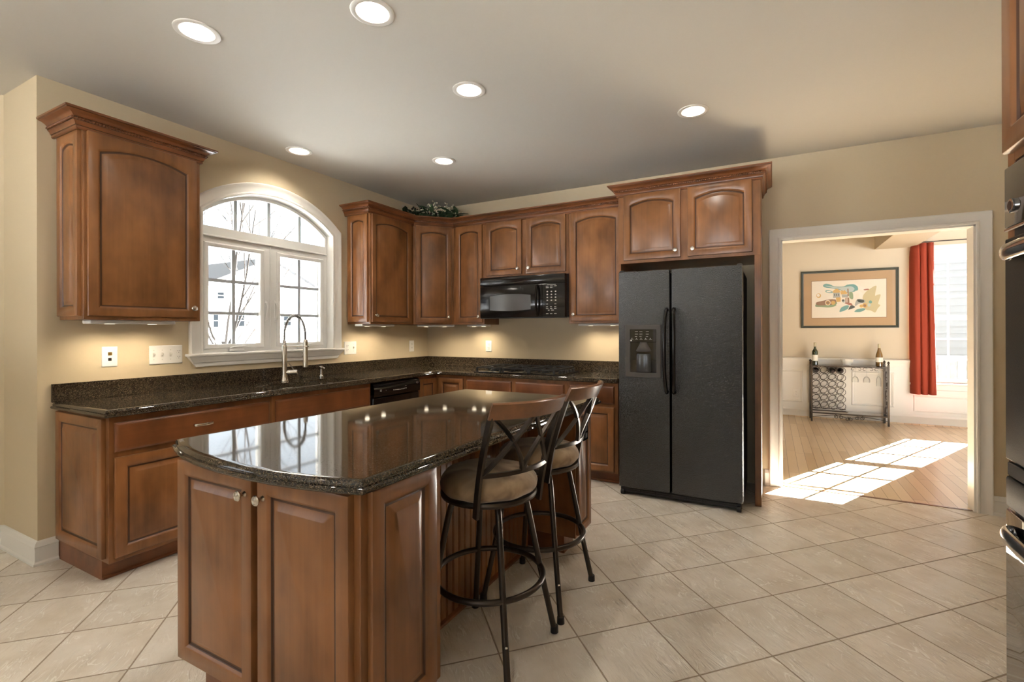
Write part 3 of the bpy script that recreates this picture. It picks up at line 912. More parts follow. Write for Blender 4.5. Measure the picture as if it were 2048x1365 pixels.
# corner base with the folded door
t = thing('base_cabinet', 'corner base cabinet with a folded two-leaf door in the inside corner', 'cabinet', (0, 0, 0), 0, BG)
bm = B(); slab(bm, [Vector(p) for p in ((.003, -.900), (BF, -.900), (BF, -BF), (.975, -BF), (.975, -.003), (.003, -.003))], [(0, .10), (0, BT)]); obj('body', bm, M_WOOD, t, angle=0)
bm = B(); slab(bm, [Vector(p) for p in ((.003, -.900), (.535, -.900), (.535, -.535), (.975, -.535), (.975, -.003), (.003, -.003))], [(0, 0), (0, .10)]); obj('toe_kick', bm, M_WOODH, t, angle=0)
add_door(t, 0, .255, 0, .715, 0, 0, None, rz=PI / 2, loc=(BF, -.885, .125), frame=.052)
add_door(t, 0, .300, 0, .715, 0, 0, None, loc=(.650, -BF, .125), frame=.052)
t = base_cab('two-drawer-wide base cabinet under the cooktop', (.977, 0), 0, 1.088)
add_drawer(t, .020, .520, .690, .836, -BF, name='drawer'); add_drawer(t, .568, 1.060, .690, .836, -BF, name='drawer')
add_door(t, .020, .525, .125, .660, -BF, 0, (.465, .47)); add_door(t, .560, 1.060, .125, .660, -BF, 0, (.035, .47))
t = base_cab('base cabinet with one drawer beside the refrigerator', (2.067, 0), 0, .459)
add_drawer(t, .022, .428, .690, .842, -BF, pull='knob')
add_door(t, .022, .428, .115, .662, -BF, 0, (.035, .47))

# ------------------------------------------------------------------ granite worktops
OGEE = [(.012, -.040), (.004, -.036), (.0, -.030), (.0, -.024), (.005, -.0205), (.010, -.019), (.009, -.013), (.012, -.006), (.018, -.001), (.024, 0), (.034, 0)]
CT = .910
OV = .651
def sink_hole(y0, y1): return [(x, y) for x, y in rrect(.255, .590, y0, y1, .07, 6)]
t = thing('kitchen_worktop', 'L-shaped polished brown granite worktop along the two walls', 'worktop', (0, 0, CT))
bm = B()
slab(bm, [Vector(p) for p in ((0.002, -3.376), (OV, -3.376), (OV, -OV), (2.525, -OV), (2.525, -.002), (.002, -.002))], [(a, b) for a, b in OGEE],
     flags=[1, 1, 1, 0, 0, 0], holes=[sink_hole(-2.36, -2.005), sink_hole(-1.955, -1.62)])
obj('slab', bm, M_GRAN, t, angle=30)
bm = B(); box(bm, .002, .022, -3.374, -.002, .0005, .106, .002); box(bm, .022, 2.525, -.022, -.002, .0005, .106, .002)
obj('backsplash', bm, M_GRAN, t)
bmi = B()
IT = .909
bow = [Vector(p) for p in ((1.664, -3.556), (1.76, -3.594), (1.87, -3.627), (1.99, -3.650), (2.13, -3.664), (2.28, -3.668), (2.40, -3.663), (2.51, -3.650), (2.60, -3.632), (2.706, -3.602))]
t = thing('island_worktop', 'polished brown granite island top with a bowed near end', 'worktop', (0, 0, IT))
slab(bmi, bow + [Vector((2.756, -1.745)), Vector((1.752, -1.745))], [(a, b) for a, b in OGEE])
obj('slab', bmi, M_GRAN, t, angle=30)
# sink
t = thing('kitchen_sink', 'undermounted double bowl stainless sink below the window', 'sink', (.42, -1.98, CT))
for y0, y1 in ((-2.36, -2.005), (-1.955, -1.62)):
    bm = B(); rings = []
    for ins, z in ((-.020, -.041), (.0, -.041), (.004, -.06), (.012, -.19), (.04, -.225), (.12, -.23)):
        rings.append([Vector((x - .42, y + 1.98, z)) for x, y in rrect(.255 + ins, .590 - ins, y0 + ins, y1 - ins, max(.02, .07 - ins * .3), 6)])
    loops(bm, rings, cap0=False); b = obj('bowl', bm, M_SINK, t)
    bm = B(); lathe(bm, [(.045, 0), (.045, .004), (.034, .005), (.03, .001), (.01, .002)], 24); obj('drain', bm, M_CHROME, b, ((.255 + .59) / 2 - .42, (y0 + y1) / 2 + 1.98, -.2305))

# faucet
t = thing('kitchen_faucet', 'tall brushed nickel spring faucet in front of the arched window', 'faucet', (.145, -2.0, CT + .0006))
bm = B(); lathe(bm, [(.031, 0), (.031, .006), (.024, .02), (.0215, .06), (.020, .14), (.0195, .286), (.0175, .290), (.013, .291), (.013, .33), (.010, .335)], 24); obj('column', bm, M_STEEL, t)
dx, dy = .83, .40       # direction of the spout
def fp(s, z): return Vector((dx * s, dy * s, z))
ctrl = [fp(0, .29), fp(0, .36), fp(.003, .42), (fp(.022, .482)), fp(.062, .525), fp(.10, .534), fp(.142, .515), fp(.174, .47), fp(.186, .42), fp(.188, .40)]
pp = smooth_path(ctrl, 10)
bm = B(); tube(bm, pp, .0065, 10); tube(bm, [fp(.188, .405), fp(.189, .35), fp(.19, .30)], .0075, 12); obj('hose', bm, M_GREYP, t)
bm = B()                                    # coil spring round the hose
Fp = []; Lc = [0]
for i in range(1, len(pp)): Lc.append(Lc[-1] + (pp[i] - pp[i - 1]).length)
fr = frames(pp); coil = []
turns = 46; steps = turns * 9
for k in range(steps + 1):
    s = Lc[-1] * k / steps
    i = max(j for j in range(len(pp)) if Lc[j] <= s + 1e-9); i = min(i, len(pp) - 2)
    q = (s - Lc[i]) / max(1e-9, Lc[i + 1] - Lc[i]); p = pp[i].lerp(pp[i + 1], q); N, Bv = fr[i]
    th = 2 * PI * k / 9
    coil.append(p + N * .0125 * math.cos(th) + Bv * .0125 * math.sin(th))
tube(bm, coil, .0030, 6); obj('spring', bm, mat('spring_steel', (.34, .33, .31), .3, metal=1.0), t)
bm = B(); lathe(bm, [(.011, .10), (.0165, .092), (.018, .075), (.018, -.075), (.021, -.085), (.021, -.125), (.016, -.128)], 20, Matrix.Translation(fp(.19, .240)))
for q in (.0, -.03): box(bm, dx * .19 - .026, dx * .19 - .012, dy * .19 - .012, dy * .19 + .006, .225 + q, .24 + q, .002)
obj('spray_head', bm, M_STEEL, t)
bm = B(); tube(bm, [fp(.0, .283), fp(.17, .283)], .0055, 10); tube(bm, [fp(.19, .283) + Vector((.022 * math.cos(a), .022 * math.sin(a), 0)) for a in [2 * PI * k / 20 for k in range(20)]], .005, 8, closed=True)
obj('holder_arm', bm, M_STEEL, t)
bm = B(); rot = Matrix.Rotation(-PI / 2, 4, 'X')
hm = Matrix.Translation((.0, .0, .068)) @ Matrix.Rotation(R(-38), 4, 'Z') @ rot
lathe(bm, [(.017, .012), (.0195, .03), (.0195, .066), (.021, .068), (.021, .092), (.018, .096)], 20, hm)
a = Vector((math.sin(R(38)) * .076, math.cos(R(38)) * .076, .07))
tube(bm, [a, a + Vector((-.012, -.022, .05)), a + Vector((-.02, -.04, .075))], .0045, 8, taper=.003)
obj('handle', bm, M_STEEL, t)
t = thing('soap_dispenser', 'small brushed nickel soap pump beside the faucet', 'soap dispenser', (.16, -1.655, CT + .0006))
bm = B(); lathe(bm, [(.020, 0), (.020, .012), (.014, .018), (.011, .03), (.0105, .075), (.015, .08), (.017, .086), (.017, .096), (.012, .10)], 20); obj('pump', bm, M_STEEL, t)
bm = B(); tube(bm, [(.01, 0, .089), (.05, -.012, .088), (.06, -.015, .080)], .005, 8); obj('spout', bm, M_STEEL, t)

# ------------------------------------------------------------------ dishwasher
t = thing('dishwasher', 'black dishwasher under the worktop between sink and corner', 'dishwasher', (0, -1.516, 0), PI / 2)
bm = B(); box(bm, .004, .608, -.56, -.01, .09, .868); obj('body', bm, M_BLKM, t)
bm = B(); box(bm, .006, .606, -.632, -.562, .105, .735, .010, seg=3); obj('door', bm, M_BLK, t)
bm = B(); rings = []
for z, y in ((.738, -.632), (.745, -.642), (.80, -.646), (.845, -.636), (.862, -.62), (.862, -.562), (.738, -.562)):
    rings.append([Vector((.006 + .60 * k / 10, y - .008 * (1 - (k / 5 - 1) ** 2), z)) for k in range(11)])
loops(bm, rings, closed=False, cap0=False, cap1=False)
pn = obj('control_panel', bm, M_BLK, t)
bm = B()
for k in range(9): box(bm, .232 + k * .020, .242 + k * .020, -.6545, -.6525, .779 + abs(k - 4) * .001, .787 + abs(k - 4) * .001)
for x, z, w in ((.25, .80, .012), (.275, .806, .02), (.36, .806, .014), (.385, .806, .02), (.07, .80, .02), (.07, .79, .02), (.14, .79, .004)): box(bm, x, x + w, -.6515, -.647, z, z + .0035)
obj('panel_lettering', bm, M_MARK, pn)
bm = B(); tube(bm, [(.565 + .0125 * math.cos(a), -.644, .822 + .0125 * math.sin(a)) for a in [2 * PI * k / 18 for k in range(18)]], .0018, 6, closed=True)
tube(bm, smooth_path([(.560, -.6445, .827), (.566, -.6445, .828), (.561, -.6445, .818), (.570, -.6445, .819)], 4), .0014, 5); obj('maker_emblem', bm, M_CHROME, pn)
bm = B(); box(bm, .02, .59, -.55, -.53, .0, .10); obj('toe_panel', bm, M_BLKM, t)

# ------------------------------------------------------------------ cooktop
t = thing('gas_cooktop', 'black gas cooktop with cast iron grates set in the back worktop', 'cooktop', (1.53, -.36, CT))
bm = B(); box(bm, -.455, .455, -.262, .262, .0005, .011, .005, seg=2); obj('glass_plate', bm, M_BLK, t)
for x, y, r in ((-.30, -.12, .045), (-.30, .13, .038), (0.02, .03, .06), (.26, -.12, .04), (.26, .13, .045)):
    bm = B(); lathe(bm, [(r, .011), (r, .018), (r * .8, .020), (r * .8, .028), (r * .72, .031), (.002, .032)], 22); obj('burner', bm, M_IRON, t, (x, y, 0))
for x0, x1 in ((-.43, -.165), (-.135, .135), (.150, .40)):
    bm = B(); z = .047
    loop = [(x0, -.235, z), (x1, -.235, z), (x1, .235, z), (x0, .235, z)]
    for a, b in zip(loop, loop[1:] + loop[:1]): bar(bm, [a, b], .012, .014, (0, 0, 1))
    cx = (x0 + x1) / 2
    for yy in (-.12, .12):
        bar(bm, [(x0, yy, z), (cx - .03, yy, z + .004)], .010, .012, (0, 0, 1)); bar(bm, [(x1, yy, z), (cx + .03, yy, z + .004)], .010, .012, (0, 0, 1))
        bar(bm, [(cx, yy - .11, z), (cx, yy - .03, z + .004)], .010, .012, (0, 0, 1)); bar(bm, [(cx, yy + .11, z), (cx, yy + .03, z + .004)], .010, .012, (0, 0, 1))
    bar(bm, [(x0, 0, z), (x1, 0, z)], .010, .012, (0, 0, 1))
    for px in (x0, x1):
        for py in (-.235, 0, .235): box(bm, px - .008, px + .008, py - .008, py + .008, .0115, z)
    obj('grate', bm, M_IRON, t)
KB = None
for k in range(5):
    if KB is None:
        bm = B(); lathe(bm, [(.020, .011), (.020, .015), (.016, .017), (.0155, .034), (.013, .037)], 18); KB = obj('knob', bm, M_BLKM, t, (.428, -.16 + .08 * k, 0))
    else: inst(KB, t, (.428, -.16 + .08 * k, 0))

# ------------------------------------------------------------------ microwave
t = thing('microwave_oven', 'black over-the-range microwave under the short two-door cabinet', 'microwave', (1.006, 0, 1.442))
MW, MH = .952, .42
bm = B(); box(bm, 0, MW, -.33, -.004, .012, MH, .002); obj('body', bm, M_BLKM, t)
def front(x0, x1, z0, z1, y0, bow, bm, n=14, th=.06):
    rings = []
    for k in range(n + 1):
        x = x0 + (x1 - x0) * k / n; y = y0 - bow * (1 - (2 * x / MW - 1) ** 2)
        rings.append([Vector((x, y, z0)), Vector((x, y - .004, z0 + .006)), Vector((x, y - .004, z1 - .006)), Vector((x, y, z1)), Vector((x, y0 + th, z1)), Vector((x, y0 + th, z0))])
    loops(bm, rings)
def fy(x, y0=-.392, bow=.018): return y0 - bow * (1 - (2 * x / MW - 1) ** 2)
bm = B(); front(.004, MW - .004, .332, MH - .002, -.392, .018, bm); obj('vent_grille', bm, M_BLK, t, angle=50)
bm = B(); front(.004, .715, .008, .328, -.392, .018, bm); dr = obj('door', bm, M_BLK, t, angle=50)
bm = B(); rings = []                         # window with bowed upper and lower edge
for k in range(17):
    x = .125 + .47 * k / 16; q = 1 - (2 * k / 16 - 1) ** 2; y = fy(x) - .0045
    rings.append([Vector((x, y, .085 - .012 * q)), Vector((x, y, .225 + .016 * q)), Vector((x, y + .003, .225 + .016 * q)), Vector((x, y + .003, .085 - .012 * q))])
loops(bm, rings)
M_MWIN = mat('microwave_window', (.10, .10, .10), .10, spec=.8)
obj('window', bm, M_MWIN, dr, angle=50)
bm = B(); hx = .672
tube(bm, smooth_path([(hx, fy(hx) - .003, .31), (hx, fy(hx) - .028, .295), (hx, fy(hx) - .042, .24), (hx, fy(hx) - .045, .165), (hx, fy(hx) - .042, .09), (hx, fy(hx) - .028, .04), (hx, fy(hx) - .003, .025)], 6), .012, 12, flat=(1.3, .8))
obj('handle', bm, M_BLK, dr)
bm = B(); front(.719, MW - .004, .008, .328, -.392, .018, bm); pn = obj('control_panel', bm, M_BLK, t, angle=50)
bm = B()
def mk(x, z, w, h): y = fy(x) - .0052; box(bm, x, x + w, y, y + .003, z, z + h)
for r_ in range(4):
    for c_ in range(3): mk(.765 + c_ * .042, .245 - r_ * .028, .014, .010)
for x, z, w in ((.76, .128, .018), (.845, .128, .018), (.758, .102, .02), (.80, .102, .018), (.842, .102, .02), (.758, .085, .024), (.80, .085, .022), (.842, .085, .022),
                (.778, .069, .016), (.812, .069, .026), (.758, .036, .024), (.80, .036, .022), (.842, .036, .024)): mk(x, z, w, .005)
for x, z, w in ((.757, .30, .028), (.80, .30, .026), (.843, .30, .024), (.757, .285, .03), (.80, .285, .024), (.77, .313, .09)): mk(x, z, w, .004)
obj('keypad_lettering', bm, M_MARK, pn)
bm = B(); box(bm, .004, MW - .004, -.395, -.33, 0, .010, .003); obj('bottom_trim', bm, M_BLKM, t)

# ------------------------------------------------------------------ refrigerator
t = thing('refrigerator', 'black textured side-by-side refrigerator with a water dispenser', 'refrigerator', (2.585, 0, 0))
FW, FH = .913, 1.787
bm = B(); box(bm, .006, FW - .006, -.725, -.03, .035, 1.765, .004); obj('body', bm, M_BLKM, t)
def fdoor(x0, x1):
    bm = B(); z0, z1 = .066, FH
    rings = []
    for x, y in ((x0, -.735), (x0, -.785), (x0 + .006, -.797), (x0 + .020, -.800), (x1 - .020, -.800), (x1 - .006, -.797), (x1, -.785), (x1, -.735)):
        rings.append([Vector((x, y, z0)), Vector((x, y, z1))])
    pts = [(r[0].x, r[0].y) for r in rings]
    prof = [(.006, z0), (0, z0 + .006), (0, z1 - .006), (.006, z1)]
    slab(bm, [Vector(p) for p in pts], prof); return bm
d1 = obj('freezer_door', fdoor(0, .4065), M_FRIDGE, t, angle=40)
d2 = obj('door', fdoor(.4125, FW), M_FRIDGE, t, angle=40)
for d, x in ((d1, .384), (d2, .437)):
    bm = B(); s = .004 if x > .41 else -.004
    tube(bm, smooth_path([(x, -.797, 1.475), (x, -.83, 1.472), (x + s, -.858, 1.42), (x + s * 2, -.872, 1.30), (x + s * 2, -.874, 1.15), (x + s * 2, -.868, 1.0), (x + s, -.852, .90), (x, -.83, .85), (x, -.797, .845)], 7), .0135, 14, flat=(1.15, .95))
    obj('handle', bm, M_BLK, d)
# dispenser
dp = obj('water_dispenser', (lambda bm: (sweep(bm, [(.062, .950), (.340, .950), (.340, 1.362), (.062, 1.362)], [(-.038, 0), (-.036, .010), (-.004, .012), (0, .008), (0, 0)], lambda u, v, w: Vector((u, -.800 - w, v)), closed=True), bm)[1])(B()), M_GREYP, d1)
bm = B(); box(bm, .098, .304, -.812, -.801, 1.225, 1.328, .003); cp = obj('control_panel', bm, M_BGLASS, dp)
bm = B()
for r_, z in enumerate((1.306, 1.287, 1.268)):
    for x in (.14, .175, .225): box(bm, x, x + (.022 if r_ < 2 else .016), -.8135, -.811, z, z + .003)
for k in range(5): box(bm, .105 + k * .036, .127 + k * .036, -.8135, -.811, 1.246, 1.2485); box(bm, .112 + k * .036, .118 + k * .036, -.8135, -.811, 1.251, 1.257)
obj('panel_lettering', bm, M_MARK, cp)
bm = B(); lathe(bm, [(.0065, 0), (.0065, .002), (.004, .0025)], 16, Matrix.Translation((.108, -.811, 1.236)) @ Matrix.Rotation(PI / 2, 4, 'X')); obj('maker_emblem', bm, M_CHROME, cp)
bm = B()          # recess drawn as a shallow niche with curved back
rings = []
for k in range(13):
    q = k / 12; x = .100 + .202 * q; y = -.8035 - .0
    rings.append([Vector((x, -.8012, .988)), Vector((x, -.8012, 1.225))])
loops(bm, rings, closed=False, cap0=False, cap1=False)
obj('recess', bm, M_BGLASS, dp)
bm = B(); rings = []
for z, r in ((.992, .055), (1.0, .058), (1.12, .057), (1.135, .050)):
    rings.append([Vector((.205 + r * math.cos(PI + PI * k / 14), -.8012 + .35 * r * math.sin(PI + PI * k / 14), z)) for k in range(15)])
loops(bm, rings, closed=False, cap0=False, cap1=False); obj('dispenser_well', bm, mat('dispenser_grey', (.10, .10, .10), .18, metal=.5), dp)
bm = B(); lathe(bm, [(.052, 1.150), (.060, 1.158), (.045, 1.185), (.030, 1.215), (.028, 1.225)], 20, Matrix.Translation((.205, -.803, 0)) @ Matrix.Diagonal((1, .35, 1, 1)))
obj('dispenser_spout', bm, M_GREYP, dp)
bm = B(); box(bm, .012, FW - .012, -.775, -.72, .020, .060, .004)
for k in range(7): box(bm, .06 + k * .116, .165 + k * .116, -.779, -.774, .030, .034); box(bm, .06 + k * .116, .165 + k * .116, -.779, -.774, .044, .048)
obj('toe_grille', bm, M_BLKM, t)
for x in (.030, FW - .030):
    bm = B(); lathe(bm, [(.018, -.016), (.022, -.012), (.022, .012), (.018, .016)], 18, Matrix.Translation((x, -.775, .0225)) @ Matrix.Rotation(PI / 2, 4, 'Y')); obj('wheel', bm, M_BLKM, t)
for x in (.022, FW - .022):
    bm = B(); box(bm, x - .018, x + .018, -.77, -.70, FH - .02, FH + .014, .005); obj('hinge_cover', bm, M_BLKM, t)

# ------------------------------------------------------------------ island
t = thing('kitchen_island', 'stained maple island cabinet with two knobbed doors on its near end', 'island', (2.26, -2.7, 0))
def isl(name, f, m=M_WOOD, ang=35):
    bm = B(); f(bm); return obj(name, bm, m, t, world=True, angle=ang)
ITOP = .8682
isl('body', lambda b: box(b, 1.768, 2.664, -3.572, -3.212, .12, ITOP, .002))
isl('middle_cabinet', lambda b: box(b, 1.768, 2.360, -3.212, -1.985, .0, ITOP, .001))
isl('rear_cabinet', lambda b: box(b, 1.768, 2.680, -1.985, -1.762, .12, ITOP, .002))
isl('toe_kick', lambda b: box(b, 1.80, 2.61, -3.51, -3.230, 0, .12), M_WOODH)
isl('toe_kick', lambda b: box(b, 1.80, 2.59, -1.940, -1.80, 0, .12), M_WOODH)
def bead(b):
    pts = [(-3.212, 2.360)]
    y = -3.212
    while y < -2.03:
        pts += [(y, 2.372), (y + .034, 2.372), (y + .0355, 2.368), (y + .038, 2.368), (y + .0395, 2.3725), (y + .0425, 2.3725), (y + .044, 2.368), (y + .0465, 2.368)]
        y += .048
    pts += [(-1.985, 2.372), (-1.985, 2.360)]
    loops(b, [[Vector((x, yy, .0)) for yy, x in pts], [Vector((x, yy, ITOP)) for yy, x in pts]])
isl('beadboard_panel', bead, M_WOOD, 20)
isl('shoe_trim', lambda b: sweep(b, [(2.372, -1.987), (2.372, -3.211)], [(0, 0), (.014, 0), (.012, .012), (0, .020)], lambda u, v, w: Vector((u, v, w)), side=-1), M_WOODH)
def isl_door(x0, x1, z0, z1, y, knob):
    d = obj('door', raised_panel(x1 - x0, z1 - z0, 0, frame=.060, t=.022), [M_WOOD, M_GLAZE], t, (x0 - 2.26, y + 2.7, z0))
    add_knob(d, knob[0], knob[1], -.022)
isl_door(1.774, 2.205, .140, .858, -3.572, (.398, .652))
isl_door(2.235, 2.640, .140, .858, -3.572, (.030, .652))
obj('side_panel', raised_panel(.292, .725, 0, frame=.056), [M_WOOD, M_GLAZE], t, (2.664 - 2.26, -3.545 + 2.7, .138), PI / 2)
p_ = obj('end_panel', raised_panel(.205, .725, 0, frame=.050), [M_WOOD, M_GLAZE], t, (2.680 - 2.26, -1.975 + 2.7, .138), PI / 2)
bm = B(); box(bm, .060, .134, -.0265, -.019, .530, .640, .003); bo = obj('outlet_plate', bm, M_BLK, p_); bo['label'] = 'black outlet plate'
bm = B()
for z in (.560, .600): box(bm, .080, .114, -.029, -.026, z - .014, z + .014, .003)
obj('receptacle', bm, M_BLKM, bo)

# ------------------------------------------------------------------ bar stools
def stool(label, cx, cy, ang):
    t = thing('bar_stool', label, 'bar stool', (cx, cy, 0), R(ang), 'bar stools')
    c, s = math.cos(-R(ang)), math.sin(-R(ang))
    leg0 = None
    for k in range(4):
        a = PI / 4 + k * PI / 2 - R(ang)
        if leg0 is None:
            bm = B(); tube(bm, smooth_path([(.095, 0, .642), (.128, 0, .636), (.150, 0, .618), (.164, 0, .585), (.180, 0, .515), (.232, 0, .265), (.290, 0, .010)], 6), .0128, 12)
            leg0 = obj('leg', bm, M_BRONZE, t, rz=a)
            bm = B(); lathe(bm, [(.014, .032), (.0165, .03), (.0175, .002), (.015, 0)], 14, Matrix.Translation((.290, 0, 0))); obj('foot_cap', bm, M_BLKM, leg0)
            bm = B(); lathe(bm, [(.0055, 0), (.0055, .004), (.003, .006)], 10, Matrix.Translation((.2655, 0, .16)) @ Matrix.Rotation(PI / 2, 4, 'Y')); obj('screw', bm, M_STEEL, leg0)
        else:
            l = inst(leg0, t, (0, 0, 0), a)
            for ch in leg0.children: inst(ch, l, (0, 0, 0))
    bm = B(); tube(bm, [(.224 * math.cos(q), .224 * math.sin(q), .305) for q in [2 * PI * k / 56 for k in range(56)]], .0118, 12, closed=True); obj('foot_ring', bm, M_BRONZE, t)
    bm = B(); lathe(bm, [(.02, .630), (.10, .634), (.182, .636), (.197, .642), (.201, .652), (.197, .662), (.15, .664), (.02, .664)], 48); obj('seat_ring', bm, M_BRONZE, t)
    bm = B(); lathe(bm, [(.02, .662), (.165, .662), (.190, .666), (.200, .678), (.203, .694), (.197, .714), (.182, .732), (.155, .744), (.10, .751), (.02, .753)], 48)
    for v in bm.verts:
        q = math.atan2(v.co.y, v.co.x); r_ = math.hypot(v.co.x, v.co.y)
        v.co.z += .0025 * math.sin(q * 9) * (r_ / .2) ** 3 + .003 * math.sin(q * 2 + 1) * (r_ / .2)
    obj('seat_cushion', bm, M_SUEDE, t, angle=80)
    # back
    def px(z):   # lean of the back
        q = (z - .600) / .462
        return .128 + .055 * q + .080 * q * q
    def hw(z): return .160 + .012 * (z - .575) / .495
    def bk(y, z): return Vector((px(z) + .050 * (1 - (y / .175) ** 2) * min(1, max(0, (z - .68) / .1)), y, z))
    for sg in (-1, 1):
        bm = B(); bar(bm, [Vector((px(z), sg * hw(z), z)) for z in [.610 + .400 * k / 14 for k in range(15)]], .013, .026, (0, 1, 0)); obj('back_post', bm, M_BRONZE, t)
    bm = B(); bar(bm, [bk(-.165 + .330 * k / 16, .778) for k in range(17)], .016, .012, (0, 0, 1)); obj('back_crossbar', bm, M_BRONZE, t)
    def S(a, b, p):
        out = []
        for k in range(17):
            q = k / 16; z = .783 + .220 * q
            out.append(bk(a + (b - a) * q ** p, z))
        return out
    for a, b, p in ((-.160, -.004, .95), (-.003, -.160, 1.5), (.003, .160, 1.5), (.160, .004, .95)):
        bm = B(); bar(bm, S(a, b, p), .011, .017, (0, 1, 0)); obj('back_lattice', bm, M_BRONZE, t)
    bm = B(); rings = []
    for k in range(25):
        y = -.181 + .362 * k / 24; p = bk(y, .998); q = bk(y, 1.062); n_ = Vector((1, .55 * y / .175, 0)).normalized()
        rings.append([p - n_ * .010, p + n_ * .011, q + n_ * .011 - Vector((0, 0, .006)), q + n_ * .004, q - n_ * .006, q - n_ * .010 - Vector((0, 0, .004))])
    loops(bm, rings); obj('back_rail', bm, M_RAILW, t, angle=50)
    return t
stool('bar stool drawn up to the island nearer the bowed end, its back showing whole', 2.632, -2.842, -21)
stool('bar stool drawn up to the island nearer the refrigerator, half hidden by the other stool', 2.632, -2.362, -3)

# ------------------------------------------------------------------ switch and outlet plates
PG = 'white wall plates'
def plate(name, label, cat, loc, rz, w, h, gangs):
    t = thing(name, label, cat, loc, rz, PG)
    bm = B(); rings = []
    for d, y in ((0, -.0005), (0, -.003), (.003, -.0055), (.006, -.006)):
        rings.append([Vector((-w / 2 + d, y, -h / 2 + d)), Vector((w / 2 - d, y, -h / 2 + d)), Vector((w / 2 - d, y, h / 2 - d)), Vector((-w / 2 + d, y, h / 2 - d))])
    loops(bm, rings); obj('plate', bm, M_WHITE, t)
    for i, g in enumerate(gangs):
        x = -w / 2 + w * (i + .5) / len(gangs)
        if g == 'switch':
            bm = B(); box(bm, x - .006, x + .006, -.008, -.0055, -.014, .014, .001); box(bm, x - .005, x + .005, -.018, -.006, -.002, .010, .002)
            for z in (-.032, .032): box(bm, x - .003, x + .003, -.0068, -.0055, z - .003, z + .003)
            obj('toggle', bm, mat('switch_ivory', (.62, .59, .52), .35), t)
        elif g == 'outlet':
            for z in (-.020, .020):
                bm = B(); lathe(bm, [(.017, 0), (.0165, .0025), (.002, .0028)], 18, Matrix.Translation((x, -.0055, z)) @ Matrix.Rotation(PI / 2, 4, 'X')); r_ = obj('receptacle', bm, M_WHITE, t)
                bm = B()
                for dx_ in (-.006, .006): box(bm, x + dx_ - .0012, x + dx_ + .0012, -.0088, -.008, z + .0, z + .008)
                box(bm, x - .002, x + .002, -.0088, -.008, z - .009, z - .005); obj('slots', bm, M_BLKM, r_)
        elif g == 'jack':
            bm = B(); box(bm, x - .010, x + .010, -.009, -.0055, .008, .028, .001); obj('coax_socket', bm, M_GOLD, t)
            bm = B(); box(bm, x - .009, x + .009, -.0075, -.0055, -.026, -.008, .001); obj('phone_socket', bm, M_BLKM, t)
    return t
plate('jack_plate', 'white wall plate with a brass and a black socket near the counter end', 'wall plate', (0, -3.100, 1.161), PI / 2, .080, .126, ['jack'])
plate('switch_plate', 'wide white wall plate with three toggle switches and one outlet', 'wall plate', (0, -2.787, 1.160), PI / 2, .200, .126, ['switch', 'switch', 'switch', 'outlet'])
plate('switch_plate', 'white double wall plate with outlet and switch just right of the window sill', 'wall plate', (0, -1.186, 1.153), PI / 2, .150, .126, ['outlet', 'switch'])
plate('outlet_plate', 'white outlet plate close to the room corner under the wall cabinet with the panelled side', 'wall plate', (0, -.289, 1.146), PI / 2, .080, .126, ['outlet'])
plate('outlet_plate', 'white outlet plate on the back wall over the cooktop', 'wall plate', (.866, 0, 1.147), 0, .078, .122, ['outlet'])
plate('outlet_plate', 'white outlet plate low on the dining room wainscot beside the wine rack', 'wall plate', (4.005, 3.789, .36), 0, .075, .118, ['outlet'])

# ------------------------------------------------------------------ lamps under the cabinets
def under_lamp(label, loc, rz, L, watt):
    t = thing('under_cabinet_light', label, 'cabinet light', loc, rz, 'under-cabinet lights')
    bm = B(); box(bm, 0, L, -.05, .05, -.022, -.0005, .004); obj('housing', bm, M_WHITE, t)
    n = max(2, int(L / .17))
    for k in range(n):
        x = L * (k + .5) / n
        bm = B(); lathe(bm, [(.024, -.0225), (.022, -.0215)], 16, Matrix.Translation((x, 0, 0))); obj('lens', bm, M_LENSU, t)
        ld = bpy.data.lights.new('lamp', 'SPOT'); ld.energy = watt / n; ld.color = (1.0, .85, .64); ld.spot_size = R(165); ld.spot_blend = 1.0; ld.shadow_soft_size = .02
        lo = bpy.data.objects.new('lamp', ld); C.objects.link(lo); lo.parent = t; lo.location = (x, 0, -.030)
    return t
under_lamp('slim white lamp under the lone wall cabinet', (.17, -3.275, UB), PI / 2, .44, 9)
under_lamp('slim white lamp under the wall cabinet right of the window', (.17, -1.24, UB), PI / 2, .44, 9)
under_lamp('slim white lamp under the diagonal corner cabinet', (.26, -.50, UB), PI / 4, .40, 10)
under_lamp('slim white lamp under the narrow cabinet left of the microwave', (.72, -.17, UB), 0, .25, 7)
under_lamp('slim white lamp under the tall cabinet right of the microwave', (2.02, -.17, UB), 0, .44, 8)

# ------------------------------------------------------------------ flower arrangement on the corner cabinet
t = thing('flower_arrangement', 'dried flower arrangement of dark leaves and cream blossoms on the corner cabinets', 'flower arrangement', (.36, -.36, UT))
bm = B(); lathe(bm, [(.07, 0), (.09, .03), (.10, .07), (.095, .075), (.06, .06)], 20, Matrix.Diagonal((1.3, 1.3, 1, 1))); obj('basket', bm, M_BASKET, t)
rn = random.Random(3)
def leafquad(bm, base, d, L, w):
    d = Vector(d).normalized(); s = d.cross(Vector((rn.uniform(-.3, .3), rn.uniform(-.3, .3), 1))).normalized(); up = s.cross(d)
    rows = [(0, .1), (.25, .8), (.5, 1), (.75, .7), (1, .04)]
    V = []
    for q, k in rows:
        c = Vector(base) + d * L * q + up * (-.25 * L * q * q)
        V.append((bm.verts.new(c - s * w * k + up * .006), bm.verts.new(c), bm.verts.new(c + s * w * k + up * .006)))
    for a, b in zip(V, V[1:]):
        bm.faces.new((a[0], a[1], b[1], b[0])); bm.faces.new((a[1], a[2], b[2], b[1]))
bm = B()
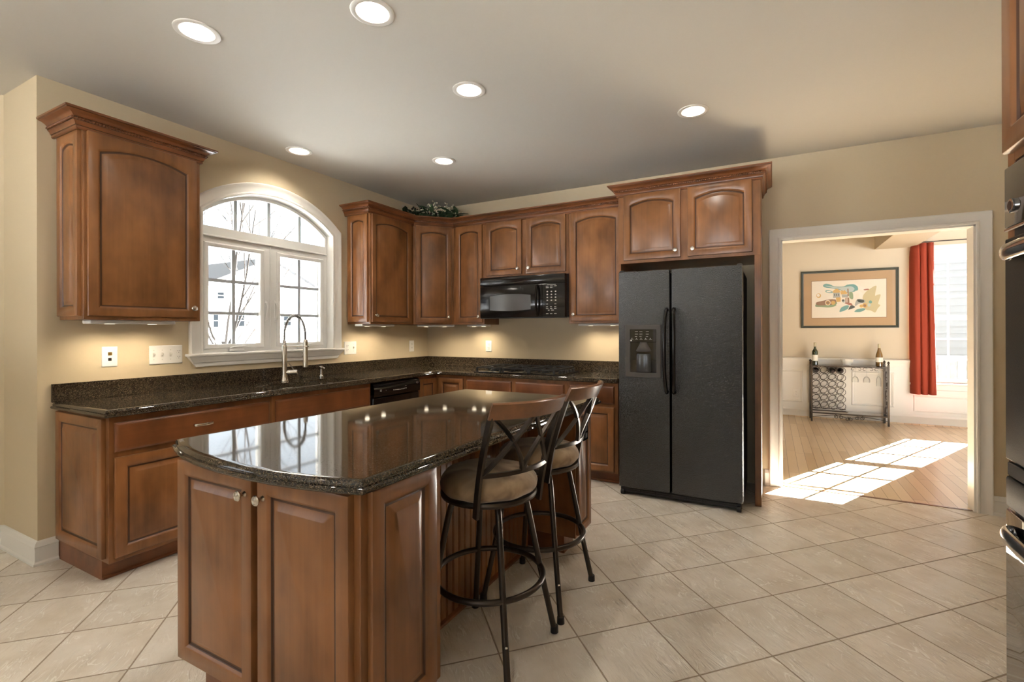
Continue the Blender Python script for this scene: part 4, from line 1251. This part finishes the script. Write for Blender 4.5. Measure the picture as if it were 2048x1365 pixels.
ex = Vector((.7071, .7071, 0)); ey = Vector((.7071, -.7071, 0))
for k in range(80):
    u = rn.uniform(-.30, .30); v = rn.uniform(-.05, .16); z = rn.uniform(.05, .15)
    leafquad(bm, ex * u + ey * v + Vector((0, 0, z)), ex * rn.uniform(-1, 1) + ey * rn.uniform(-.3, 1) + Vector((0, 0, rn.uniform(-.15, 1.0))), rn.uniform(.08, .15), rn.uniform(.022, .036))
obj('foliage', bm, M_LEAF, t, angle=0)
for k, (u, v, z) in enumerate(((-.30, .06, .15), (-.12, .10, .14), (.0, .08, .21), (.02, .12, .15), (.14, .09, .19), (.20, .08, .18), (.26, .10, .15))):
    bm = B()
    for j in range(26):
        p = Vector((rn.gauss(0, .026), rn.gauss(0, .026), rn.gauss(0, .026))); r_ = rn.uniform(.006, .012)
        bmesh.ops.create_icosphere(bm, subdivisions=1, radius=r_, matrix=Matrix.Translation(p))
    obj('blossom', bm, M_BLOOM, t, tuple(ex * u + ey * v + Vector((0, 0, z))), angle=60)
bm = B()
for j in range(90):
    p = ex * rn.uniform(-.3, .28) + ey * rn.uniform(0, .11) + Vector((0, 0, rn.uniform(.09, .19))); bmesh.ops.create_icosphere(bm, subdivisions=1, radius=rn.uniform(.007, .013), matrix=Matrix.Translation(p))
obj('berries', bm, M_BERRY, t, angle=60)

# ------------------------------------------------------------------ wall ovens in their tall cabinet
OXF = 4.165
t = thing('oven_cabinet', 'tall stained maple oven cabinet at the right edge of the room', 'cabinet', (OXF, -3.045, 0), -PI / 2)
CW, CD = .80, .66
bm = B(); box(bm, 0, .036, 0, CD, .10, 2.50, .0015); box(bm, CW - .036, CW, 0, CD, .10, 2.50, .0015); box(bm, .036, CW - .036, 0, CD, 1.695, 2.50); box(bm, .036, CW - .036, 0, CD, .10, .34); box(bm, .036, CW - .036, CD - .02, CD, .34, 1.695)
obj('body', bm, M_WOOD, t)
bm = B(); box(bm, 0, CW, .07, CD, 0, .10); obj('toe_kick', bm, M_WOODH, t)
add_door(t, .026, .396, 1.714, 2.470, 0, .03, (.345, .06)); add_door(t, .404, .774, 1.714, 2.470, 0, .03, (.035, .06))
add_drawer(t, .016, .784, .125, .33, 0, pull='bar')
ov = thing('double_wall_oven', 'black double wall oven with chrome bar handles at the right edge', 'oven', (OXF, -3.045, 0), -PI / 2)
bm = B(); box(bm, .040, CW - .040, -.002, CD - .03, .345, 1.690); obj('body', bm, M_BLKM, ov)
bm = B(); box(bm, .020, CW - .020, -.013, -.0025, 1.545, 1.682, .004, seg=3); cp = obj('control_panel', bm, M_BGLASS, ov)
bm = B(); box(bm, .022, CW - .022, -.014, -.0025, 1.537, 1.545, .002); obj('steel_trim', bm, M_CHROME, cp)
bm = B(); lathe(bm, [(.016, 0), (.016, .003), (.012, .004)], 24, Matrix.Translation((.060, -.013, 1.590)) @ Matrix.Rotation(PI / 2, 4, 'X')); e_ = obj('maker_emblem', bm, M_CHROME, cp)
bm = B(); lathe(bm, [(.0105, .004), (.0105, .0045), (.001, .0046)], 20, Matrix.Translation((.060, -.013, 1.590)) @ Matrix.Rotation(PI / 2, 4, 'X')); obj('emblem_field', bm, M_BLK, e_)
def oven_door(z0, z1, hz, nm):
    bm = B(); box(bm, .014, CW - .014, -.010, -.0025, z0, z1, .003, seg=2); d = obj('oven_door', bm, M_OVSKIN if nm else M_BGLASS, ov)
    bm = B()
    tube(bm, smooth_path([(.050, -.009, hz), (.051, -.016, hz + .001), (.066, -.026, hz), (.14, -.031, hz), (.40, -.034, hz), (.66, -.031, hz), (.734, -.026, hz), (.749, -.016, hz + .001), (.750, -.009, hz)], 6), .010, 16, flat=(1.75, .95))
    obj('handle', bm, M_CHROME, d)
    bm = B(); box(bm, .16, CW - .16, -.0112, -.0095, z0 + .10, z1 - .14, .0); obj('window', bm, M_BGLASS, d)
oven_door(1.022, 1.522, 1.487, True)
bm = B(); box(bm, .030, CW - .030, -.012, -.0025, .988, 1.018, .002); obj('vent_trim', bm, M_BLKM, ov)
bm = B(); box(bm, .018, CW - .018, -.012, -.0025, .915, .985, .006, seg=2); obj('lower_panel', bm, M_OVSKIN, ov)
oven_door(.365, .908, .862, False)

# ------------------------------------------------------------------ dining room: picture
t = thing('framed_picture', 'wide framed print with a tan mat over the wine rack', 'picture', (4.666, 3.80, 1.773))
PW, PH = 1.185, .850
bm = B(); sweep(bm, [(-PW / 2, -PH / 2), (PW / 2, -PH / 2), (PW / 2, PH / 2), (-PW / 2, PH / 2)], [(-.034, 0), (-.034, .014), (-.026, .018), (-.016, .020), (-.008, .028), (0, .028), (0, 0)], lambda u, v, w: Vector((u, -.002 - w, v)), closed=True)
obj('frame', bm, M_FRAME, t, angle=25)
bm = B(); box(bm, -PW / 2 + .03, PW / 2 - .03, -.010, -.002, -PH / 2 + .03, PH / 2 - .03); obj('mat_board', bm, M_MAT, t, angle=0)
iw, ih = .905, .545
bm = B(); box(bm, -iw / 2 - .006, iw / 2 + .006, -.0108, -.0098, -ih / 2 - .006, ih / 2 + .006); obj('mat_bevel', bm, mat('mat_core', (.22, .14, .08), .8), t, angle=0)
AC = dict(teal=(.17, .33, .31), pale=(.46, .52, .50), ochre=(.58, .36, .13), tan=(.52, .45, .27), brown=(.28, .17, .11), green=(.25, .33, .20), grey=(.36, .36, .34), red=(.35, .15, .11), white=(.76, .71, .63), dark=(.08, .09, .08))
am = [M_PAPER] + [mat('ink_' + k, v, .8) for k, v in AC.items()]; ai = {k: i + 1 for i, k in enumerate(AC)}
bm = B(); box(bm, -iw / 2, iw / 2, -.0112, -.0102, -ih / 2, ih / 2)
def q2(px, py):
    u = (px - 172) / 1563; top = 290 - 60 * u; bot = 1105 - 20 * u; v = (py - top) / (bot - top)
    return (-iw / 2 + iw * u, ih / 2 - ih * v)
lay = [0]
def shape(col, pts, smooth=True):
    lay[0] += 1; y = -.0113 - lay[0] * .00004
    p = [Vector((*q2(*a), 0)) for a in pts]
    if smooth: p = smooth_path(p, 4, True)
    vs = [bm.verts.new((a.x, y, a.y)) for a in p]
    for tr in tessellate_polygon([p]):
        try: bm.faces.new([vs[i] for i in tr]).material_index = ai[col]
        except ValueError: pass
def disc(col, cx, cy, r): shape(col, [(cx + r * math.cos(2 * PI * k / 14), cy + r * math.sin(2 * PI * k / 14)) for k in range(14)], False)
shape('teal', [(420, 380), (470, 340), (560, 350), (680, 400), (860, 400), (980, 340), (1080, 345), (1150, 400), (1160, 480), (1080, 520), (900, 540), (760, 470), (600, 440), (460, 420)])
shape('pale', [(470, 385), (600, 395), (740, 420), (900, 410), (1020, 400), (1090, 450), (1040, 520), (900, 520), (760, 455), (600, 425)])
shape('white', [(880, 370), (1000, 320), (1090, 320), (1230, 400), (1370, 460), (1350, 490), (1200, 470), (1150, 400), (1060, 350)])
shape('teal', [(470, 500), (530, 480), (640, 520), (620, 545), (510, 540)]); shape('white', [(500, 505), (560, 500), (610, 525), (520, 528)])
shape('tan', [(1260, 650), (1330, 520), (1430, 440), (1500, 395), (1540, 400), (1520, 520), (1510, 610), (1560, 590), (1620, 590), (1600, 680), (1570, 790), (1615, 820), (1560, 900), (1510, 985), (1420, 940), (1300, 900)], True)
shape('green', [(255, 850), (280, 780), (420, 740), (640, 700), (720, 760), (700, 830), (560, 870), (380, 860)]); shape('brown', [(270, 760), (420, 720), (560, 690), (690, 690), (680, 790), (480, 820), (300, 820)])
disc('ochre', 325, 605, 52); disc('white', 318, 600, 34)
shape('white', [(520, 640), (700, 580), (760, 640), (700, 690), (560, 670)])
shape('grey', [(640, 540), (780, 540), (790, 640), (640, 660)], False); shape('ochre', [(635, 540), (650, 490), (715, 450), (780, 490), (795, 535)])
for x in (662, 705, 750): shape('dark', [(x, 565), (x + 16, 565), (x + 16, 610), (x, 612)], False)
shape('ochre', [(800, 530), (830, 470), (850, 510), (880, 480), (940, 540), (930, 570), (800, 580)], False); shape('grey', [(820, 580), (950, 580), (960, 640), (830, 650)], False)
shape('ochre', [(700, 650), (800, 640), (800, 740), (710, 750)], False); shape('brown', [(900, 655), (980, 650), (985, 770), (900, 770)], False); shape('white', [(925, 665), (940, 665), (940, 760), (925, 760)], False)
shape('brown', [(940, 450), (965, 450), (975, 620), (945, 620)], False); shape('pale', [(840, 690), (890, 700), (880, 760), (830, 750)])
shape('green', [(980, 540), (1050, 540), (1060, 680), (990, 660)]); shape('white', [(1090, 520), (1170, 495), (1250, 540), (1250, 640), (1190, 660), (1180, 560), (1120, 580), (1100, 680), (1075, 640)])
disc('white', 525, 765, 60); disc('ochre', 525, 765, 50); disc('brown', 525, 765, 34); disc('ochre', 640, 765, 46); disc('dark', 850, 715, 26)
shape('white', [(700, 810), (800, 755), (900, 790), (960, 820), (820, 830)])
shape('teal', [(775, 970), (810, 880), (900, 830), (970, 830), (950, 900), (860, 950)]); shape('teal', [(1085, 965), (1150, 910), (1280, 890), (1310, 920), (1220, 970), (1130, 975)])
shape('red', [(880, 770), (1010, 770), (1050, 830), (960, 810)]); shape('dark', [(960, 920), (1000, 840), (1060, 830), (1100, 870), (980, 920)])
shape('grey', [(1100, 790), (1150, 690), (1290, 700), (1300, 760), (1180, 790), (1110, 840)]); shape('dark', [(1150, 690), (1280, 710), (1270, 760), (1170, 750)])
disc('ochre', 1300, 830, 52); disc('brown', 1300, 830, 30); disc('ochre', 1230, 840, 36); disc('teal', 1415, 750, 34); disc('pale', 1390, 820, 34); shape('red', [(1280, 470), (1370, 455), (1380, 480), (1300, 490)])
obj('print', bm, am, t, angle=0)
bm = B(); box(bm, -PW / 2 + .03, PW / 2 - .03, -.0165, -.0155, -PH / 2 + .03, PH / 2 - .03); obj('glazing', bm, M_PICGL, t, angle=0)

# ------------------------------------------------------------------ wine rack with its bottles and glasses
RX0, RX1, RY0, RY1 = 4.190, 5.088, 3.49, 3.755
t = thing('wine_rack', 'dark wrought iron wine rack against the dining room wainscot', 'wine rack', (RX0, RY0, 0))
W_, D_ = RX1 - RX0, RY1 - RY0
TOPZ = .800
post0 = None
for x in (0, W_):
    for y in (0, D_):
        if post0 is None:
            bm = B(); box(bm, -.011, .011, -.011, .011, 0.0, .838); lathe(bm, [(.012, .838), (.008, .846), (.014, .856), (.014, .868), (.008, .88), (.002, .886)], 14)
            post0 = obj('post', bm, M_BRONZE, t, (x, y, 0))
        else: inst(post0, t, (x, y, 0))
bm = B()
for y in (0, D_):
    for z in (TOPZ, .125): box(bm, 0, W_, y - .008, y + .008, z - .008, z + .008)
    box(bm, .0, .44, y - .005, y + .005, .155, .165)
for x in (0, W_):
    for z in (TOPZ, .125): box(bm, x - .008, x + .008, 0, D_, z - .008, z + .008)
obj('frame', bm, M_BRONZE, t)
bm = B(); box(bm, .008, W_ - .008, .008, D_ - .008, TOPZ - .004, TOPZ + .008); obj('top_shelf', bm, M_SHELFGL, t, angle=0)
bm = B(); box(bm, .44, W_ - .01, .008, D_ - .008, .126, .134); obj('lower_shelf', bm, M_SHELFGL, t, angle=0)
ring0 = None; CX, CZ = .101, .101
for r_ in range(6):
    for c_ in range(4):
        loc = (.060 + c_ * CX, 0, .738 - r_ * CZ)
        if ring0 is None:
            bm = B()
            for y in (.015, D_ - .015): tube(bm, [(.0495 * math.cos(q), y, .0495 * math.sin(q)) for q in [2 * PI * k / 26 for k in range(26)]], .0035, 6, closed=True)
            tube(bm, [(0, .015, -.0495), (0, D_ - .015, -.0495)], .003, 6); ring0 = obj('bottle_ring', bm, M_BRONZE, t, loc)
        else: inst(ring0, t, loc)
hook0 = None
for k in range(3):
    loc = (.535 + k * .135, 0, .79)
    if hook0 is None:
        bm = B()
        for s in (-1, 1):
            tube(bm, smooth_path([(s * .012, D_ - .02, 0), (s * .012, .03, 0), (s * .016, .012, 0), (s * .045, .01, -.004), (s * .058, .012, -.022), (s * .044, .014, -.038), (s * .026, .016, -.032)], 5), .0032, 6)
        hook0 = obj('stemware_rail', bm, M_BRONZE, t, loc)
    else: inst(hook0, t, loc)
def scroll(bm, cx, cz, r, s, y, turns=1.4, ax='x', a0=0):
    pts = []
    for k in range(24):
        q = k / 23; rr = r * (1 - .72 * q); a = a0 + s * 2 * PI * turns * q
        u, w = cx + rr * math.cos(a), cz + rr * math.sin(a)
        pts.append((u, y, w) if ax == 'x' else (y, u, w))
    tube(bm, pts, .0038, 6)
bm = B()
tube(bm, smooth_path([(.01, 0, .065), (.12, 0, .085), (.30, 0, .105), (.45, 0, .075), (.60, 0, .105), (.78, 0, .085), (W_ - .01, 0, .065)], 6), .004, 6)
for cx, s in ((.36, 1), (.43, -1), (.47, 1), (.54, -1), (.30, 1), (.60, -1)): scroll(bm, cx, .085 if abs(cx - .45) > .05 else .062, .028, s, 0, a0=PI / 2)
obj('apron_scrollwork', bm, M_BRONZE, t)
for x in (0, W_):
    bm = B()
    for z, s in ((.68, 1), (.55, -1), (.42, 1), (.29, -1), (.19, 1)): scroll(bm, D_ / 2 + s * .02, z, .075, s, x, ax='y', a0=-PI / 2 * s)
    tube(bm, [(x, D_ / 2 - .03, .13), (x, D_ / 2 - .03, .79)], .004, 6); tube(bm, [(x, D_ / 2 + .03, .13), (x, D_ / 2 + .03, .79)], .004, 6)
    obj('side_scrollwork', bm, M_BRONZE, t)

def bottle(label, glass, cap, loc, rot=(0, 0, 0), sh='bordeaux', group=None):
    t = thing('wine_bottle', label, 'bottle', loc, 0, group)
    t.rotation_euler = rot
    if sh == 'bordeaux': P = [(.030, .0), (.037, .004), (.0375, .19), (.035, .205), (.022, .225), (.0145, .245), (.0140, .315), (.0150, .317), (.0150, .325), (.012, .326)]
    else: P = [(.032, .0), (.041, .004), (.0415, .135), (.038, .165), (.026, .205), (.0165, .245), (.0140, .30), (.0155, .303), (.0155, .312), (.012, .313)]
    bm = B(); lathe(bm, P, 24); obj('glass', bm, glass, t, angle=40)
    r = P[2][0] + .0005
    bm = B(); lathe(bm, [(r - .0003, .06), (r, .061), (r, .145 if sh == 'bordeaux' else .125), (r - .0003, .146 if sh == 'bordeaux' else .126)], 24); obj('label', bm, M_LABEL, t, angle=40)
    bm = B(); z = P[-1][1]; lathe(bm, [(.0148, z - .06), (.0162, z - .055), (.0165, z - .002), (.012, z + .0015)], 20); obj('capsule', bm, cap, t)
    return t
bottle('slim green wine bottle with a white label standing on the rack top', M_GREENGL, M_FOILR, (4.240, 3.60, TOPZ + .009))
bottle('amber wine bottle with sloping shoulders and a white label on the rack top', M_AMBERGL, M_FOILR, (5.003, 3.60, TOPZ + .009), sh='burgundy')
for c_, l in ((0, 'dark wine bottle lying in the first ring of the top row'), (2, 'dark wine bottle lying in the third ring of the top row'), (3, 'dark wine bottle lying in the last ring of the top row')):
    bottle(l, M_DARKGL, mat('black_capsule', (.03, .015, .015), .35), (RX0 + .060 + c_ * CX, RY1 + .015, .738 - .0055), (PI / 2, 0, 0), group='bottles lying in the wine rack')
t = thing('glass_bowl', 'clear cut glass bowl on the middle of the rack top', 'bowl', (4.630, 3.60, TOPZ + .009))
bm = B(); P = [(.03, 0), (.045, .004), (.062, .03), (.072, .075), (.078, .092), (.074, .092), (.066, .070), (.055, .03), (.04, .012), (.005, .010)]
lathe(bm, P, 36)
for v in bm.verts:
    q = math.atan2(v.co.y, v.co.x); k = 1 + .03 * math.sin(12 * q) * (v.co.z / .09); v.co.x *= k; v.co.y *= k
obj('bowl', bm, M_CUT, t, angle=30)
def wine_glass(label, x, y, P, group='stemmed glasses hanging under the rack'):
    t = thing('wine_glass', label, 'glass', (x, y, .782), 0, group)
    bm = B(); lathe(bm, P, 24); obj('glass', bm, M_CLEAR, t, angle=60)
GL = [(.030, 0), (.034, -.002), (.006, -.010), (.004, -.02), (.004, -.105), (.012, -.118), (.034, -.140), (.043, -.175), (.040, -.205), (.038, -.205), (.041, -.175), (.032, -.142), (.004, -.122)]
FL = [(.028, 0), (.030, -.002), (.005, -.010), (.004, -.02), (.004, -.09), (.012, -.105), (.026, -.14), (.030, -.20), (.029, -.25), (.027, -.25), (.028, -.20), (.024, -.142), (.004, -.11)]
wine_glass('round wine glass hanging upside down beside the bottle rings', RX0 + .535, RY0 + .10, GL)
wine_glass('wine glass hanging upside down in the middle of the three hanging glasses', RX0 + .670, RY0 + .12, GL)
wine_glass('tall flute hanging upside down at the end of the rack below the amber bottle', RX0 + .805, RY0 + .10, FL)

# ------------------------------------------------------------------ curtain and rod
t = thing('curtain', 'red pleated curtain panel drawn beside the dining room window', 'curtain', (5.5, 3.66, .44))
bm = B(); N = 60; rows = []
base = smooth_path([(-.118, .125, 0), (-.112, .05, 0), (-.085, -.02, 0), (-.045, -.030, 0), (-.030, .006, 0), (-.012, -.030, 0), (.030, -.034, 0), (.048, .012, 0), (.062, .020, 0), (.072, -.028, 0), (.105, -.032, 0), (.128, .004, 0), (.132, .02, 0)], 5)
ZT = 2.024
for i in range(31):
    q = i / 30; z = ZT * q; row = []
    for j, p in enumerate(base):
        k = 1.0 + .04 * math.sin(3 * q + j * .15) - .06 * q
        pin = 1 - .55 * max(0, (q - .93) / .07) ** 2
        row.append(Vector((p.x * k - (.010 * q), p.y * pin + .004 * math.sin(j * .9 + 5 * q), z + (.030 * max(0, min(1, (j - 8) / 20)) * q))))
    rows.append(row)
front_rows = rows
V = [[bm.verts.new(p) for p in r] for r in rows]
for a, b in zip(V, V[1:]):
    for j in range(len(a) - 1): bm.faces.new((a[j], a[j + 1], b[j + 1], b[j]))
cu = obj('fabric', bm, M_CURT, t, angle=80)
sm = cu.modifiers.new('thick', 'SOLIDIFY'); sm.thickness = .004
t = thing('curtain_rod', 'dark metal curtain rod over the dining room window', 'curtain rod', (5.95, 3.66, 2.505))
bm = B(); tube(bm, [(-.56, 0, 0), (.62, 0, 0)], .008, 12); obj('rod', bm, M_BRONZE, t)
for x in (-.50, .56):
    bm = B(); box(bm, x - .006, x + .006, -.004, .138, -.006, .006); box(bm, x - .015, x + .015, .128, .139, -.03, .03, .003); obj('bracket', bm, M_BRONZE, t)

# ------------------------------------------------------------------ outside: snow, houses, tree, fence
bm = B()
def gz(x, y):
    z = -.45
    if x < -3: z += min(1.0, (-3 - x) / 22) * 1.0
    return z
xs = [-60, -40, -30, -25, -20, -16, -12, -9, -6, -4, -2, -1.72]
V = [[bm.verts.new((x, y, gz(x, y) + .05 * math.sin(x * 1.7 + y))) for x in xs] for y in range(-30, 50, 4)]
for a, b in zip(V, V[1:]):
    for j in range(len(a) - 1): bm.faces.new((a[j], a[j + 1], b[j + 1], b[j]))
mark(obj('ground_snow_yard', bm, M_SNOW, angle=80), kind='structure')
bm = B(); box(bm, -1.72, 40, 4.1, 60, -.6, -.42); box(bm, -1.72, 40, -30, -8.3, -.6, -.42); mark(obj('ground_snow_side', bm, M_SNOW, angle=0), kind='structure')

def sc(y, z, X=-30.0):          # spread a sighting at x=-16 out to the plane x=X
    k = (3.682 - X) / 19.682
    return (-4.531 + (y + 4.531) * k, 1.316 + (z - 1.316) * k)
t = thing('neighbor_house', 'white gabled house with grey roof edges beyond the kitchen window', 'house', (-30, 20, .4))
def hp(y, z, x=0.0):
    a, b = sc(y, z); return Vector((-30 + x, a, b))
pts = [(5.0, .4), (11.45, .4), (11.45, 3.42), (8.95, 4.52), (5.0, 2.60)]
bm = B(); loops(bm, [[hp(y, z) for y, z in pts], [hp(y, z, -9) for y, z in pts]]); obj('wall', bm, M_SIDW, t, world=True, angle=0)
bm = B()
for (a, b) in (((11.9, 3.28), (8.95, 4.62)), ((8.95, 4.62), (4.6, 2.52))):
    loops(bm, [[hp(a[0], a[1], .5), hp(b[0], b[1], .5), hp(b[0], b[1] - .17, .5), hp(a[0], a[1] - .17, .5)], [hp(a[0], a[1], -9.5), hp(b[0], b[1], -9.5), hp(b[0], b[1] - .17, -9.5), hp(a[0], a[1] - .17, -9.5)]])
obj('roof', bm, M_FASCIA, t, world=True, angle=0)
for y0_, y1_, z0_, z1_ in ((7.32, 7.68, 1.55, 2.02), (9.50, 9.86, 1.60, 2.0), (6.44, 6.62, 1.50, 2.02), (8.2, 8.5, 1.75, 1.95), (6.6, 6.85, 2.65, 2.9)):
    bm = B(); a = hp(y0_, z0_); b = hp(y1_, z1_); box(bm, -30.0, -29.93, a.y - .08, b.y + .08, a.z - .08, b.z + .08); wf = obj('window', bm, M_SIDW, t, world=True, angle=0)
    bm = B(); box(bm, -29.95, -29.915, a.y, b.y, a.z, (a.z + b.z) / 2 - .03); box(bm, -29.95, -29.915, a.y, b.y, (a.z + b.z) / 2 + .03, b.z); obj('pane', bm, M_DGLASS, wf, world=True, angle=0)
# gabled wing behind with a slate roof
t = thing('neighbor_house', 'second house with a dark grey roof behind the white gabled house', 'house', (-42, 31, .4))
k2 = (3.682 + 42) / 19.682
def hq(y, z, x=0.0): return Vector((-42 + x, -4.531 + (y + 4.531) * k2, 1.316 + (z - 1.316) * k2))
bm = B(); loops(bm, [[hq(y, z) for y, z in ((9.9, .6), (14.5, .6), (14.5, 3.4), (9.9, 3.4))], [hq(y, z, -10) for y, z in ((9.9, .6), (14.5, .6), (14.5, 3.4), (9.9, 3.4))]]); obj('wall', bm, M_SIDW, t, world=True, angle=0)
bm = B(); loops(bm, [[hq(9.7, 3.38, .6), hq(9.7, 4.28, -5), hq(9.7, 3.38, -10.6)], [hq(14.8, 3.38, .6), hq(14.8, 4.28, -5), hq(14.8, 3.38, -10.6)]]); obj('roof', bm, M_SHING, t, world=True, angle=0)
# deck with railing at the gabled house
t = thing('wooden_deck', 'raised deck with a railing at the side of the white gabled house', 'deck', (-29, 22, .4))
a, b = hp(10.75, 1.40), hp(12.2, 1.95)
bm = B(); box(bm, -29.9, -27.6, a.y, b.y, a.z - .25, a.z); obj('platform', bm, M_SIDW, t, world=True, angle=0)
bm = B(); box(bm, -27.75, -27.65, a.y, b.y, b.z - .25, b.z - .15); box(bm, -27.75, -27.65, a.y, b.y, a.z + .1, a.z + .18)
n = int((b.y - a.y) / .16)
for k in range(n): box(bm, -27.72, -27.68, a.y + k * .16, a.y + k * .16 + .05, a.z + .1, b.z - .15)
obj('railing', bm, M_FASCIA, t, world=True, angle=0)
for y_ in (a.y + .1, (a.y + b.y) / 2, b.y - .2):
    bm = B(); box(bm, -27.8, -27.6, y_, y_ + .2, .35, a.z - .25); obj('post', bm, M_FASCIA, t, world=True, angle=0)

# bare multi-stemmed tree
t = thing('bare_tree', 'bare multi-stemmed young tree in the snowy yard beyond the window', 'tree', (-5, .50, gz(-5, 0)))
rt = random.Random(11)
def grow(bm, p, d, L, r, depth):
    pts = [Vector(p)]; d = Vector(d).normalized(); n = 5
    for k in range(n):
        d = (d + Vector((rt.uniform(-.10, .10), rt.uniform(-.10, .10), rt.uniform(.0, .10)))).normalized(); pts.append(pts[-1] + d * L / n)
    tube(bm, pts, r, 5, taper=r * .35)
    if depth > 0:
        for k in range((6, 7, 5)[min(depth, 3) - 1] if depth else 0):
            q = rt.uniform(.30, .95); i = min(n - 1, int(q * n)); b = pts[i].lerp(pts[i + 1], q * n - i)
            dd = (d * .9 + Vector((rt.uniform(-.8, .8), rt.uniform(-.8, .8), rt.uniform(-.05, .7)))).normalized()
            grow(bm, b, dd, L * rt.uniform(.35, .6), r * (1 - .5 * q) * .62, depth - 1)
bm = B(); tube(bm, [(0, 0, -.05), (.01, .0, .7), (0, 0, 1.5)], .055, 10, taper=.045); obj('trunk', bm, M_BARK, t)
for k, (dx_, dy_, L_, r_) in enumerate(((.1, .22, 3.0, .026), (-.2, -.30, 2.9, .024), (.2, -.08, 3.2, .028), (-.1, .5, 2.6, .02), (.3, .75, 2.3, .016), (-.2, -.6, 2.5, .018), (.1, .9, 1.8, .013), (.1, -.9, 1.8, .013))):
    bm = B(); grow(bm, (0, 0, 1.0 + .10 * (k % 4)), (dx_, dy_, 1.0), L_, r_, 2); obj('branch', bm, M_BARK, t)

# house and fence outside the dining room
t = thing('neighbor_house', 'pale lap-sided house wall beyond the dining room window', 'house', (6.5, 10, -.42))
bm = B(); z = -.42; pts = []
while z < 3.85: pts += [(10.0, z), (10.028, z), (10.0, z + .165)]; z += .165
pts2 = [(10.4, z), (10.4, -.42)]
ring = [(y, zz) for y, zz in pts] + pts2
loops(bm, [[Vector((3.0, y, zz)) for y, zz in ring], [Vector((14.0, y, zz)) for y, zz in ring]])
bmesh.ops.scale(bm, vec=(1, 1, 1), verts=bm.verts)
for v in bm.verts: v.co.y = 20.0 - v.co.y if v.co.y < 10.2 else v.co.y
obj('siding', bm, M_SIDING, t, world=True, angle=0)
t = thing('wooden_fence', 'low weathered board fence in the snow outside the dining room window', 'fence', (6.5, 8, -.42))
bm = B()
for k in range(26): box(bm, 4.6 + k * .15, 4.6 + k * .15 + .135, 8.0, 8.025, -.42, .69 + .015 * (k % 3), .004)
obj('boards', bm, M_FENCE, t, world=True)
bm = B()
for z in (-.05, .50): box(bm, 4.6, 8.5, 8.025, 8.065, z, z + .09)
obj('rail', bm, M_FENCE, t, world=True)
